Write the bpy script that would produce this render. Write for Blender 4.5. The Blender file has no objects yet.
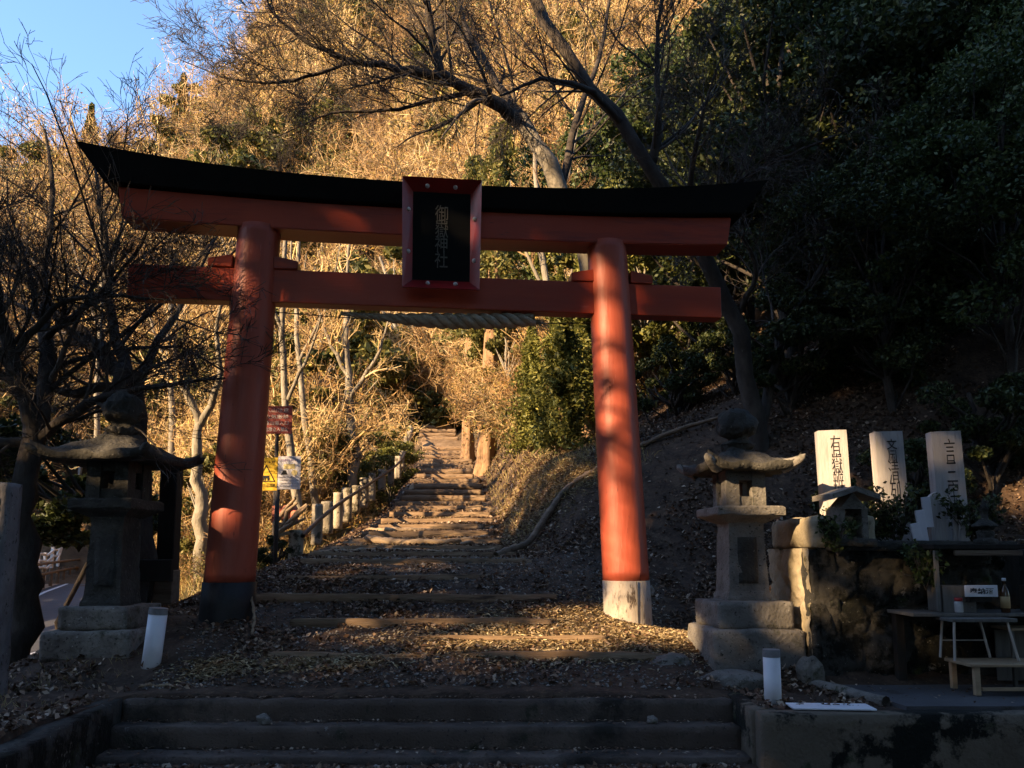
import bpy, bmesh, math, random
import numpy as np
from mathutils import Vector, Matrix, noise as mnoise

sc = bpy.context.scene
C = sc.collection
R = math.radians
rng = np.random.default_rng(11)
random.seed(5)

# ------------------------------------------------------------------ camera, sky, sun
cam_d = bpy.data.cameras.new('camera')
cam = bpy.data.objects.new('camera', cam_d); C.objects.link(cam)
cam.location = (0, 0, 1.6)
cam.rotation_euler = (R(96.5), 0, 0)
cam_d.sensor_width = 36; cam_d.lens = 27.04; cam_d.shift_y = 0.081
cam_d.clip_start = 0.05; cam_d.clip_end = 600
sc.camera = cam

SUN_EL = 20.0
SH = np.array([0.80, 0.60])            # horizontal direction the light travels
world = bpy.data.worlds.new('World'); sc.world = world; world.use_nodes = True
nt = world.node_tree
sky = nt.nodes.new('ShaderNodeTexSky'); sky.sky_type = 'NISHITA'; sky.sun_disc = False
sky.sun_elevation = R(SUN_EL)
sky.sun_rotation = math.atan2(-SH[0], -SH[1])
sky.air_density = 1.0; sky.dust_density = 0.6; sky.ozone_density = 3.5
bg = nt.nodes['Background']; bg.inputs['Strength'].default_value = 0.14
nt.links.new(sky.outputs[0], bg.inputs[0])
sun_d = bpy.data.lights.new('sun', 'SUN'); sun_d.energy = 5.0; sun_d.angle = R(0.5)
sun_d.color = (1.0, 0.70, 0.38)
sun = bpy.data.objects.new('sun', sun_d); C.objects.link(sun)
ce, se = math.cos(R(SUN_EL)), math.sin(R(SUN_EL))
LD = Vector((SH[0]*ce, SH[1]*ce, -se))
sun.rotation_euler = LD.to_track_quat('-Z', 'Y').to_euler()
sun.location = (-20, -15, 20)
sc.view_settings.view_transform = 'Standard'; sc.view_settings.look = 'None'
sc.view_settings.exposure = 1.95; sc.view_settings.gamma = 1.0
sc.view_settings.use_curve_mapping = False
sc.cycles.max_bounces = 5; sc.cycles.diffuse_bounces = 2; sc.cycles.glossy_bounces = 2
sc.cycles.transmission_bounces = 2; sc.cycles.transparent_max_bounces = 4
sc.cycles.use_denoising = True

# ------------------------------------------------------------------ helpers
TH = R(6.5)
def W(px, py, Y):
    """world point seen at a pixel of the photograph, at forward distance Y"""
    a = (px-512)/769.; b = (467-py)/769.
    d = np.array([a, math.cos(TH)-b*math.sin(TH), math.sin(TH)+b*math.cos(TH)])
    return np.array([0, 0, 1.6]) + d*Y/d[1]

def link_nodes(nt_, a, ao, b, bi): nt_.links.new(a.outputs[ao], b.inputs[bi])

def mat(name, cols, scale=6, rough=.8, bump=.3, bscale=None, detail=8, island=False, spec=.3,
        transl=0., stretch=None, patch=None, coat=0., vary=False):
    """procedural material: noise-driven ramp between colours, optional per-island variation,
    patch=(colour, scale, threshold) lays stains, bump from finer noise"""
    m = bpy.data.materials.new(name); m.use_nodes = True
    n = m.node_tree; N = n.nodes; L = n.links
    p = N['Principled BSDF']; out = N['Material Output']
    p.inputs['Roughness'].default_value = rough
    p.inputs['Specular IOR Level'].default_value = spec
    p.inputs['Coat Weight'].default_value = coat
    tc = N.new('ShaderNodeTexCoord'); mp = N.new('ShaderNodeMapping')
    L.new(tc.outputs['Object'], mp.inputs[0])
    if stretch: mp.inputs['Scale'].default_value = stretch
    ramp = N.new('ShaderNodeValToRGB'); cr = ramp.color_ramp
    while len(cr.elements) < len(cols): cr.elements.new(0.5)
    for i, c in enumerate(cols):
        lo, hi = (0.0, 1.0) if island else (.28, .72)
        cr.elements[i].position = lo+(hi-lo)*i/max(1, len(cols)-1)
        cr.elements[i].color = (*c, 1)
    if island:
        g = N.new('ShaderNodeNewGeometry')
        if vary:
            oi = N.new('ShaderNodeObjectInfo'); ma = N.new('ShaderNodeMath'); ma.operation = 'MULTIPLY_ADD'
            L.new(g.outputs['Random Per Island'], ma.inputs[0]); ma.inputs[1].default_value = .55
            mb = N.new('ShaderNodeMath'); mb.operation = 'MULTIPLY_ADD'; mb.inputs[1].default_value = .75; mb.inputs[2].default_value = -.15
            L.new(oi.outputs['Random'], mb.inputs[0]); L.new(mb.outputs[0], ma.inputs[2]); L.new(ma.outputs[0], ramp.inputs[0])
        else: L.new(g.outputs['Random Per Island'], ramp.inputs[0])
    else:
        no = N.new('ShaderNodeTexNoise'); no.inputs['Scale'].default_value = scale
        no.inputs['Detail'].default_value = detail; no.inputs['Roughness'].default_value = .65
        L.new(mp.outputs[0], no.inputs['Vector']); L.new(no.outputs[0], ramp.inputs[0])
    col = ramp.outputs[0]
    for pt in (patch if isinstance(patch, list) else [patch] if patch else []):
        pc, ps, th = pt[:3]; w = pt[3] if len(pt) > 3 else .06
        pn = N.new('ShaderNodeTexNoise'); pn.inputs['Scale'].default_value = ps; pn.inputs['Detail'].default_value = 9
        pn.inputs['Roughness'].default_value = .7
        L.new(mp.outputs[0], pn.inputs['Vector'])
        pr = N.new('ShaderNodeMapRange'); pr.inputs[1].default_value = th; pr.inputs[2].default_value = th+w
        L.new(pn.outputs[0], pr.inputs[0])
        mx = N.new('ShaderNodeMix'); mx.data_type = 'RGBA'
        L.new(pr.outputs[0], mx.inputs[0]); L.new(col, mx.inputs[6]); mx.inputs[7].default_value = (*pc, 1)
        col = mx.outputs[2]
    L.new(col, p.inputs['Base Color'])
    if bump:
        bn = N.new('ShaderNodeTexNoise'); bn.inputs['Scale'].default_value = bscale or scale*4; bn.inputs['Detail'].default_value = 8
        L.new(mp.outputs[0], bn.inputs['Vector'])
        bp = N.new('ShaderNodeBump'); bp.inputs['Strength'].default_value = bump; bp.inputs['Distance'].default_value = .02
        L.new(bn.outputs[0], bp.inputs['Height']); L.new(bp.outputs[0], p.inputs['Normal'])
    if transl:
        tr = N.new('ShaderNodeBsdfTranslucent'); L.new(col, tr.inputs[0])
        ms = N.new('ShaderNodeMixShader'); ms.inputs[0].default_value = transl
        L.new(p.outputs[0], ms.inputs[1]); L.new(tr.outputs[0], ms.inputs[2]); L.new(ms.outputs[0], out.inputs[0])
    return m

M = {}
M['vermilion'] = mat('vermilion_paint', [(.25,.028,.009), (.36,.046,.013), (.31,.037,.011)], 1.6, .42, .12, 30, spec=.4,
                     patch=[((.12,.016,.013), 3.2, .56, .15), ((.38,.09,.06), 14, .66, .08), ((.05,.012,.010), 30, .66, .04)], stretch=(.12,1,1))
M['faded_vermilion'] = mat('sun_faded_vermilion_paint', [(.25,.043,.024), (.34,.070,.038), (.30,.055,.030)], 1.6, .5, .2, 30, spec=.35,
                     patch=[((.15,.022,.02), 2.6, .58, .15), ((.45,.14,.10), 17, .63, .07), ((.08,.016,.014), 30, .63, .04), ((.50,.26,.20), 44, .70, .03)], stretch=(1,1,.12))
M['black_paint'] = mat('black_painted_cap', [(.003,.003,.003), (.008,.007,.006)], 4, .8, .15, 40, spec=.1)
M['black_band'] = mat('black_pillar_foot', [(.010,.010,.012), (.03,.028,.028)], 5, .55, .15, 30)
M['pale_foot'] = mat('weathered_pillar_foot', [(.24,.20,.17), (.38,.33,.29), (.31,.27,.23)], 3, .75, .35, 25, patch=[((.07,.05,.04), 5, .56), ((.05,.04,.03), 26, .60)], stretch=(1,1,.3))
M['lacquer'] = mat('black_lacquer', [(.003,.003,.003), (.006,.006,.006)], 4, .6, 0, spec=.1)
M['gilt'] = mat('tarnished_gilt', [(.07,.065,.055), (.20,.18,.15)], 60, .6, .1)
M['stud'] = mat('pale_metal_stud', [(.5,.48,.46), (.65,.62,.6)], 30, .35, .1)
M['frame_red'] = mat('plaque_red_lacquer', [(.20,.006,.006), (.29,.010,.007)], 3, .3, .05, spec=.5)
M['rope'] = mat('straw_rope', [(.26,.22,.16), (.48,.41,.31)], 20, .9, .5)
M['stone'] = mat('mossy_granite', [(.07,.062,.052), (.17,.15,.13), (.25,.225,.195)], 3.2, .9, .9, 26,
                 patch=[((.035,.04,.018), 2.3, .55, .1), ((.34,.32,.29), 9, .66, .06), ((.025,.024,.02), 32, .58, .05), ((0.36,0.34,0.31), 24, .63, .04)])
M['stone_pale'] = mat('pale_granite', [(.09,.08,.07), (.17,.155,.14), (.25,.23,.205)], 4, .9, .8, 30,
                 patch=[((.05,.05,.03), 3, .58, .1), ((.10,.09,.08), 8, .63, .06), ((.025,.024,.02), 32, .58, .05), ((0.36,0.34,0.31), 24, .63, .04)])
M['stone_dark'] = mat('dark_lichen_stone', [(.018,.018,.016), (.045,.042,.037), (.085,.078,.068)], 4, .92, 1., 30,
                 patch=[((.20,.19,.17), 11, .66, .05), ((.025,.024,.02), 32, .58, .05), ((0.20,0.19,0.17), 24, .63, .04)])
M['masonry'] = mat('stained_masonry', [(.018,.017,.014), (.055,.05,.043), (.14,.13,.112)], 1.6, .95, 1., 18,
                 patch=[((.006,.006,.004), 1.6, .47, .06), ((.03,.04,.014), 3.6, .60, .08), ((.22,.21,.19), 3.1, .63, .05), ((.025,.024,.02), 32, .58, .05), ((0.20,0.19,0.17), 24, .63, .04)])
M['masonry_lit'] = mat('sunlit_tone_masonry', [(.22,.18,.12), (.36,.30,.21), (.30,.25,.17)], 2.6, .95, 1., 18,  # paler copy of the masonry; sunlight on the left flank put into colour
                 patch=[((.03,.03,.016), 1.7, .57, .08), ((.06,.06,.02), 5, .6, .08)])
M['concrete'] = mat('old_concrete', [(.055,.040,.032), (.090,.066,.053), (.125,.096,.078)], 1.4, .9, .5, 50,
                 patch=[((.025,.022,.018), 1.1, .54, .12), ((.03,.034,.02), 4, .60, .08), ((.17,.15,.135), 7, .64, .04), ((.02,.018,.015), 30, .60, .05), ((.2,.18,.16), 26, .68, .03)])
M['kerb'] = mat('mossy_kerb_concrete', [(.085,.066,.048), (.135,.108,.08), (.18,.147,.11)], 1.3, .92, .7, 35,
                 patch=[((.006,.007,.005), 1.45, .52, .05), ((.05,.055,.03), 5, .60, .08)])
M['pad'] = mat('worn_pavement', [(.06,.058,.06), (.10,.095,.10)], 1.6, .8, .4, 60, patch=((.05,.045,.04), 2, .57))
M['stele_wood'] = mat('silvered_wood', [(.27,.245,.24), (.41,.38,.375), (.34,.315,.31)], 5, .75, .25, 20, stretch=(3,3,.35),
                 patch=((.26,.22,.20), 7, .62, .08))
M['ink'] = mat('black_ink', [(.012,.010,.012), (.03,.026,.03)], 30, .7, 0)
M['stele_stone'] = mat('weathered_inscribed_stone', [(.08,.075,.08), (.15,.14,.145), (.22,.205,.205)], 5, .85, .6, 40, stretch=(1,1,.5), patch=[((.05,.045,.045), 3, .60), ((.025,.024,.02), 32, .58, .05), ((0.36,0.34,0.31), 24, .63, .04)])
M['incised'] = mat('dark_incised_lines', [(.03,.027,.027), (.05,.045,.045)], 20, .9, 0)
M['white_paint'] = mat('white_painted_pipe', [(.66,.65,.70), (.78,.77,.80)], 5, .45, .04, patch=((.45,.42,.40), 6, .68, .1))
M['grey_cap'] = mat('grey_pipe_cap', [(.16,.15,.15), (.22,.21,.21)], 20, .6, .1)
M['timber'] = mat('weathered_timber', [(.09,.062,.042), (.17,.12,.085), (.24,.18,.13)], 4, .9, .7, 20, stretch=(.3,3,3), patch=((.05,.035,.022), 3, .58))
M['timber_pale'] = mat('sunlit_tone_timber', [(.09,.055,.032), (.19,.125,.075), (.28,.20,.13)], 4, .9, .7, 20, stretch=(.3,3,3), patch=((.06,.042,.028), 3, .56))  # path step timber, lightened in colour to read as sunlit
M['dark_wood'] = mat('dark_stained_wood', [(.010,.008,.007), (.025,.02,.016)], 6, .85, .4, stretch=(1,1,.3))
M['grey_wood'] = mat('grey_board', [(.10,.09,.08), (.18,.165,.15)], 5, .8, .4, stretch=(3,3,.3))
M['tan_wood'] = mat('planed_tan_wood', [(.30,.20,.12), (.44,.32,.20)], 6, .6, .2, stretch=(.3,3,3))
M['metal'] = mat('tarnished_steel', [(.34,.29,.25), (.46,.41,.37)], 12, .35, .1, spec=.6)
M['rail'] = mat('dark_rail', [(.03,.025,.025), (.06,.05,.05)], 9, .6, .2)
M['post_conc'] = mat('lichened_concrete_post', [(.20,.17,.13), (.36,.31,.24)], 5, .9, .6, 30, patch=[((.07,.06,.04), 4, .53), ((.03,.028,.02), 22, .60)])
M['sign_white'] = mat('white_sign_sheet', [(.62,.60,.66), (.70,.68,.74)], 4, .5, 0)
M['sign_yellow'] = mat('yellow_sign_sheet', [(.72,.44,.03), (.80,.52,.05)], 4, .5, 0)
M['sign_red'] = mat('faded_red_board', [(.16,.03,.025), (.24,.045,.035)], 8, .7, .1)
M['print_grey'] = mat('print_grey', [(.22,.21,.26), (.28,.27,.32)], 8, .7, 0)
M['print_black'] = mat('print_black', [(.012,.012,.014), (.02,.02,.022)], 8, .7, 0)
M['print_tan'] = mat('print_tan', [(.55,.45,.20), (.62,.52,.28)], 8, .7, 0)
M['print_pale'] = mat('faded_white_print', [(.42,.36,.34), (.55,.48,.46)], 8, .7, 0)
M['print_purple'] = mat('print_purple', [(.18,.10,.30), (.24,.14,.36)], 8, .7, 0)
M['guard'] = mat('white_guardrail_paint', [(.60,.56,.50), (.74,.70,.64)], 3, .5, .1, patch=((.25,.16,.10), 6, .66))
M['fence_wood'] = mat('brown_fence_wood', [(.08,.05,.03), (.15,.10,.06)], 5, .8, .4)
M['asphalt'] = mat('grey_asphalt', [(.045,.047,.055), (.065,.066,.075)], 3, .75, .4, 90)
M['paint_line'] = mat('worn_road_paint', [(.55,.54,.54), (.70,.69,.69)], 5, .7, .1)
M['shoulder'] = mat('sandy_verge', [(.24,.15,.09), (.36,.24,.15)], 3, .9, .6)
M['glass_brown'] = mat('brown_glass', [(.05,.022,.008), (.07,.03,.012)], 5, .12, 0, spec=.6)
M['label_tan'] = mat('tan_label', [(.45,.30,.14), (.55,.38,.2)], 8, .6, 0)
M['glass_clear'] = mat('cloudy_glass', [(.35,.33,.33), (.5,.48,.48)], 8, .15, 0, spec=.6)
M['red_lid'] = mat('red_lid', [(.30,.03,.03), (.36,.04,.04)], 8, .4, 0)
M['red_cloth'] = mat('faded_red_cloth', [(.50,.16,.10), (.66,.28,.20)], 8, .9, .3)
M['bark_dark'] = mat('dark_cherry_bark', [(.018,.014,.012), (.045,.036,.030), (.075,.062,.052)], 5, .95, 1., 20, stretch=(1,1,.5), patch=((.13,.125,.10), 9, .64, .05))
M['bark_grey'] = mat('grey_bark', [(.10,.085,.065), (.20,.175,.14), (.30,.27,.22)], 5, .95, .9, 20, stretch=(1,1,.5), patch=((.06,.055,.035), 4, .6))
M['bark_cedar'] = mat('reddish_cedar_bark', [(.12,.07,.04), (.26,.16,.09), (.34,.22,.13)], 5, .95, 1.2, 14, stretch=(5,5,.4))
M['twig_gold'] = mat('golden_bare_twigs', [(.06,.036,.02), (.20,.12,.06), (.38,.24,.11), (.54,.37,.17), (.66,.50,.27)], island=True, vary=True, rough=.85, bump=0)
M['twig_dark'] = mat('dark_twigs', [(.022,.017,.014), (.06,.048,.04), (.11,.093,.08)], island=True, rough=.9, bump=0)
M['leaf_gold'] = mat('withered_golden_leaves', [(.05,.028,.012), (.24,.115,.04), (.44,.24,.07), (.27,.23,.05), (.56,.37,.10), (.66,.47,.17)], island=True, vary=True, rough=.7, bump=0, transl=.3)
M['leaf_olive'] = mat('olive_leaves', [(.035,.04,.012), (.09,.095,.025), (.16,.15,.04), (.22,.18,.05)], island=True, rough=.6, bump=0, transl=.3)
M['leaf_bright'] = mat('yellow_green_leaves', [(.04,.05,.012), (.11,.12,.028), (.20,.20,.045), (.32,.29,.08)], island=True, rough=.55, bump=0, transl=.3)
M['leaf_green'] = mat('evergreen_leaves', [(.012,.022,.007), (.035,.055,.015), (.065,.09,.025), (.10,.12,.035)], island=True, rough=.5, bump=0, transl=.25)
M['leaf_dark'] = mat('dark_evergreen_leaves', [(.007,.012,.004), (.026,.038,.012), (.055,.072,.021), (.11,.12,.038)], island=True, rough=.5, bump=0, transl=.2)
M['litter_leaf'] = mat('fallen_brown_leaves', [(.03,.017,.010), (.09,.048,.028), (.16,.09,.055), (.08,.05,.034), (.26,.175,.115), (.46,.36,.27)], island=True, rough=.75, bump=0, transl=.1)
M['grass'] = mat('dry_straw_grass', [(.20,.14,.06), (.38,.28,.12), (.30,.26,.10), (.48,.38,.20)], island=True, rough=.8, bump=0, transl=.3)
M['ground'] = mat('leaf_litter_ground', [(.022,.013,.009), (.055,.034,.022), (.10,.064,.042)], 5, .95, 1., 22,
                 patch=[((.16,.10,.06), 20, .60, .05), ((.02,.014,.009), 14, .58, .05)])
M['hill'] = mat('brushy_hill_soil', [(.03,.02,.012), (.07,.045,.025), (.12,.08,.045)], .8, .95, 1., 6, patch=((.05,.04,.02), .5, .58, .1))
M['soil'] = mat('packed_soil_sun_tone', [(.07,.042,.024), (.17,.11,.062), (.26,.18,.11)], 2.2, .95, .9, 14, patch=((.06,.04,.025), 5, .58, .08))  # soil of the upper path, paled to add to its sunlight
M['straw'] = mat('sunpatch_needle_straw', [(.14,.09,.045), (.38,.27,.14), (.52,.40,.22), (.60,.49,.31)], island=True, rough=.85, bump=0, transl=.1)  # pale tone adds sunlight to the ground where it is laid
M['pebble'] = mat('pebble_stone', [(.07,.06,.055), (.18,.165,.15), (.34,.31,.28)], island=True, rough=.9, bump=0)
M['root'] = mat('worn_root', [(.12,.08,.05), (.28,.20,.13), (.38,.29,.19)], 5, .85, .6, 20)

def to_obj(name, me, m, parent=None):
    o = bpy.data.objects.new(name, me); C.objects.link(o)
    if m is not None:
        for mm in (m if isinstance(m, (list, tuple)) else [m]): me.materials.append(mm)
    if parent is not None: o.parent = parent
    return o
def tag(o, label=None, cat=None, group=None, kind=None):
    if label: o['label'] = label
    if cat: o['category'] = cat
    if group: o['group'] = group
    if kind: o['kind'] = kind
    return o
def thing(name, label, cat, loc=(0,0,0), rz=0, group=None):
    o = bpy.data.objects.new(name, None); C.objects.link(o); o.empty_display_size = .2
    o.location = tuple(float(v) for v in loc); o.rotation_euler = (0, 0, rz)
    return tag(o, label, cat, group)
def bm_obj(name, bm, m, parent=None, smooth=False):
    me = bpy.data.meshes.new(name)
    bmesh.ops.recalc_face_normals(bm, faces=bm.faces[:])
    bm.to_mesh(me); bm.free()
    if smooth:
        for p in me.polygons: p.use_smooth = True
    return to_obj(name, me, m, parent)

# -- numpy meshes
def np_mesh(name, V, F, m, parent=None, smooth=False, midx=None):
    """V (n,3) vertices, F (k,4) quads"""
    me = bpy.data.meshes.new(name)
    V = np.asarray(V, dtype=np.float32); F = np.asarray(F, dtype=np.int32)
    me.vertices.add(len(V)); me.vertices.foreach_set('co', V.ravel())
    me.loops.add(F.size); me.loops.foreach_set('vertex_index', F.ravel())
    me.polygons.add(len(F))
    me.polygons.foreach_set('loop_start', np.arange(0, F.size, F.shape[1], dtype=np.int32))
    me.polygons.foreach_set('loop_total', np.full(len(F), F.shape[1], dtype=np.int32))
    if smooth: me.polygons.foreach_set('use_smooth', np.ones(len(F), dtype=bool))
    if midx is not None: me.polygons.foreach_set('material_index', np.asarray(midx, dtype=np.int32))
    me.update(calc_edges=True)
    return to_obj(name, me, m, parent)
def merge(parts):
    Vs, Fs, n = [], [], 0
    for V, F in parts:
        Vs.append(V); Fs.append(F+n); n += len(V)
    return np.concatenate(Vs), np.concatenate(Fs)
def norm(a): return a/np.maximum(np.linalg.norm(a, axis=-1, keepdims=True), 1e-9)
def tubes(P, Rr, n=3):
    """batch of tubes: P (B,K,3), Rr (B,K)"""
    B, K, _ = P.shape
    T = np.gradient(P, axis=1); T = norm(T)
    mean = norm(T.mean(axis=1))
    ref = np.where(np.abs(mean[:, 2:3]) < .8, np.array([[0, 0, 1.]]), np.array([[1., 0, 0]]))
    A = norm(np.cross(T, ref[:, None, :])); Bv = np.cross(T, A)
    ang = np.arange(n)*2*np.pi/n
    ring = (A[:, :, None, :]*np.cos(ang)[None, None, :, None] + Bv[:, :, None, :]*np.sin(ang)[None, None, :, None])
    V = P[:, :, None, :] + ring*Rr[:, :, None, None]
    V = V.reshape(-1, 3)
    b = np.arange(B)[:, None, None]*K*n; k = np.arange(K-1)[None, :, None]*n; j = np.arange(n)[None, None, :]
    j2 = (j+1) % n
    F = np.stack([b+k+j, b+k+j2, b+k+n+j2, b+k+n+j], axis=-1).reshape(-1, 4)
    return V, F
def resample(pts, K):
    pts = np.asarray(pts, float); d = np.r_[0, np.cumsum(np.linalg.norm(np.diff(pts, axis=0), axis=1))]
    # catmull-like smoothing by dense linear + box filter
    t = np.linspace(0, d[-1], K*6)
    q = np.stack([np.interp(t, d, pts[:, i]) for i in range(3)], 1)
    k = max(3, K//2*2+1); w = np.ones(k)/k
    qp = np.pad(q, ((k//2, k//2), (0, 0)), mode='edge')
    s = np.stack([np.convolve(qp[:, i], w, mode='valid') for i in range(3)], 1)
    s[0] = q[0]; s[-1] = q[-1]
    idx = np.linspace(0, len(s)-1, K).astype(int)
    return s[idx]
def grow(P, Rr, nchild, lratio, ang, K, wig, r_ratio, up=0., tmin=.2, g=rng, lmin=.15, taper=.25, bias=None):
    """children of a batch of branches, all at once"""
    B, Kp, _ = P.shape
    T = norm(np.gradient(P, axis=1))
    plen = np.linalg.norm(np.diff(P, axis=1), axis=2).sum(1)
    bi = np.repeat(np.arange(B), nchild); n = len(bi)
    t = g.uniform(tmin, 1., n)*(Kp-1); i0 = np.minimum(t.astype(int), Kp-2); f = t-i0
    p0 = P[bi, i0]*(1-f)[:, None]+P[bi, i0+1]*f[:, None]
    tn = norm(T[bi, i0]); r0 = Rr[bi, i0]*(1-f)+Rr[bi, i0+1]*f
    rv = norm(g.normal(size=(n, 3))); perp = norm(rv-(rv*tn).sum(1, keepdims=True)*tn)
    if bias is not None: perp = norm(perp+np.asarray(bias))
    a = g.uniform(ang[0], ang[1], n)[:, None]
    d = norm(tn*np.cos(a)+perp*np.sin(a))
    ln = np.maximum(plen[bi]*lratio*g.uniform(.55, 1.15, n)*(1.15-.55*t/(Kp-1)), lmin)
    out = np.zeros((n, K, 3)); out[:, 0] = p0
    for k in range(1, K):
        d = norm(d+g.normal(size=(n, 3))*wig+np.array([0, 0, up]))
        out[:, k] = out[:, k-1]+d*(ln/(K-1))[:, None]
    rr = np.minimum(r0*.85, r0*r_ratio+.0)[:, None]*np.linspace(1, taper, K)[None]
    return out, rr
def leaves(cent, size, g=rng, flat=0., aspect=.55, jitter=.35):
    """one rhombic leaf per centre"""
    n = len(cent)
    nrm = g.normal(size=(n, 3)); nrm[:, 2] += flat*3; nrm = norm(nrm)
    rv = norm(g.normal(size=(n, 3))); u = norm(np.cross(nrm, rv)); v = np.cross(nrm, u)
    s = size*(1+g.uniform(-jitter, jitter, n))[:, None]
    a = cent-u*s*.5; c = cent+u*s*.5; b = cent+v*s*aspect*.5+nrm*s*.10; d = cent-v*s*aspect*.5+nrm*s*.10
    V = np.stack([a, b, c, d], 1).reshape(-1, 3)
    F = np.arange(n*4).reshape(-1, 4)
    return V, F
def ribbons(P0, P1, w, g=rng, bend=.15):
    """thin two-segment blades from P0 to P1"""
    n = len(P0); d = P1-P0; L = np.linalg.norm(d, axis=1, keepdims=True)
    side = norm(np.cross(d, g.normal(size=(n, 3))))*w
    mid = (P0+P1)/2+g.normal(size=(n, 3))*L*bend
    V = np.stack([P0-side, P0+side, mid+side*.8, mid-side*.8, P1+side*.2, P1-side*.2], 1).reshape(-1, 3)
    b = np.arange(n)[:, None]*6
    F = np.concatenate([b+np.array([[0, 1, 2, 3]]), b+np.array([[3, 2, 4, 5]])])
    return V, F

# -- bmesh shapes
def add_box(bm, c, s, rot=None):
    mtx = Matrix.Translation(Vector(c)) @ (rot if rot is not None else Matrix()) @ Matrix.Diagonal((*s, 1))
    return bmesh.ops.create_cube(bm, size=1, matrix=mtx)['verts']
def bevel(bm, w, seg=2):
    bmesh.ops.bevel(bm, geom=bm.edges[:], offset=w, segments=seg, affect='EDGES', profile=.6)
def box_bm(c, s, bev=0, seg=2, rot=None):
    bm = bmesh.new(); add_box(bm, c, s, rot)
    if bev: bevel(bm, bev, seg)
    return bm
def roughen(bm, amp, freq, seed=0):
    off = Vector((seed*7.1, seed*3.3, seed*1.7))
    bm.normal_update()
    for v in bm.verts:
        nn = mnoise.noise(v.co*freq+off)+.5*mnoise.noise(v.co*freq*2.7+off)
        v.co += v.normal*amp*nn
def block(c, s, bev=.03, cell=.06, amp=.01, freq=5, seed=0, rot=None):
    """rough hewn stone block with a dense skin"""
    bm = bmesh.new(); add_box(bm, (0,0,0), (1,1,1))
    n = [max(1, int(s[i]/cell)) for i in range(3)]
    V = []
    bm.free(); bm = bmesh.new()
    def grid(ax, sgn):
        a, b = [i for i in range(3) if i != ax]
        na, nb = n[a], n[b]; vs = {}
        for i in range(na+1):
            for j in range(nb+1):
                p = [0, 0, 0]; p[ax] = sgn*s[ax]/2; p[a] = (i/na-.5)*s[a]; p[b] = (j/nb-.5)*s[b]
                vs[i, j] = bm.verts.new(p)
        for i in range(na):
            for j in range(nb):
                bm.faces.new((vs[i, j], vs[i+1, j], vs[i+1, j+1], vs[i, j+1]))
    for ax in range(3):
        for sg in (-1, 1): grid(ax, sg)
    bmesh.ops.remove_doubles(bm, verts=bm.verts[:], dist=1e-5)
    bmesh.ops.recalc_face_normals(bm, faces=bm.faces[:])
    h = Vector(s)/2
    for v in bm.verts:           # round the edges
        q = Vector([max(-h[i]+bev, min(h[i]-bev, v.co[i])) for i in range(3)])
        d = v.co-q
        if d.length > 1e-6: v.co = q+d.normalized()*min(d.length, bev)
    roughen(bm, amp, freq, seed)
    mtx = Matrix.Translation(Vector(c)) @ (rot if rot is not None else Matrix())
    bmesh.ops.transform(bm, matrix=mtx, verts=bm.verts[:])
    return bm
def cyl_bm(r0, r1, z0, z1, seg=32, c=(0,0), rings=1, cap=True):
    bm = bmesh.new(); L = []
    for k in range(rings+1):
        t = k/rings; r = r0+(r1-r0)*t; z = z0+(z1-z0)*t
        L.append([bm.verts.new((c[0]+r*math.cos(2*math.pi*i/seg), c[1]+r*math.sin(2*math.pi*i/seg), z)) for i in range(seg)])
    for k in range(rings):
        for i in range(seg):
            bm.faces.new((L[k][i], L[k][(i+1) % seg], L[k+1][(i+1) % seg], L[k+1][i]))
    if cap: bm.faces.new(L[0][::-1]); bm.faces.new(L[-1])
    return bm
def lathe_bm(prof, seg=20, square=False, twist=0.):
    """profile [(r, z)] turned round z; square=True makes a four-sided body"""
    bm = bmesh.new(); L = []
    if square: seg = 4
    for r, z in prof:
        rr = r*math.sqrt(2) if square else r
        a0 = math.pi/4 if square else 0
        L.append([bm.verts.new((rr*math.cos(a0+2*math.pi*i/seg+twist), rr*math.sin(a0+2*math.pi*i/seg+twist), z)) for i in range(seg)])
    for k in range(len(L)-1):
        for i in range(seg):
            bm.faces.new((L[k][i], L[k][(i+1) % seg], L[k+1][(i+1) % seg], L[k+1][i]))
    bm.faces.new(L[0][::-1]); bm.faces.new(L[-1])
    return bm
def densify(bm, cuts=4):
    bmesh.ops.subdivide_edges(bm, edges=bm.edges[:], cuts=cuts, use_grid_fill=True)
def bars(segs, r, n=8):
    V = []
    for a, b in segs:
        P = np.array([[a, b]], float)
        V.append(tubes(P, np.full((1, 2), r), n))
    return merge(V)

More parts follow.
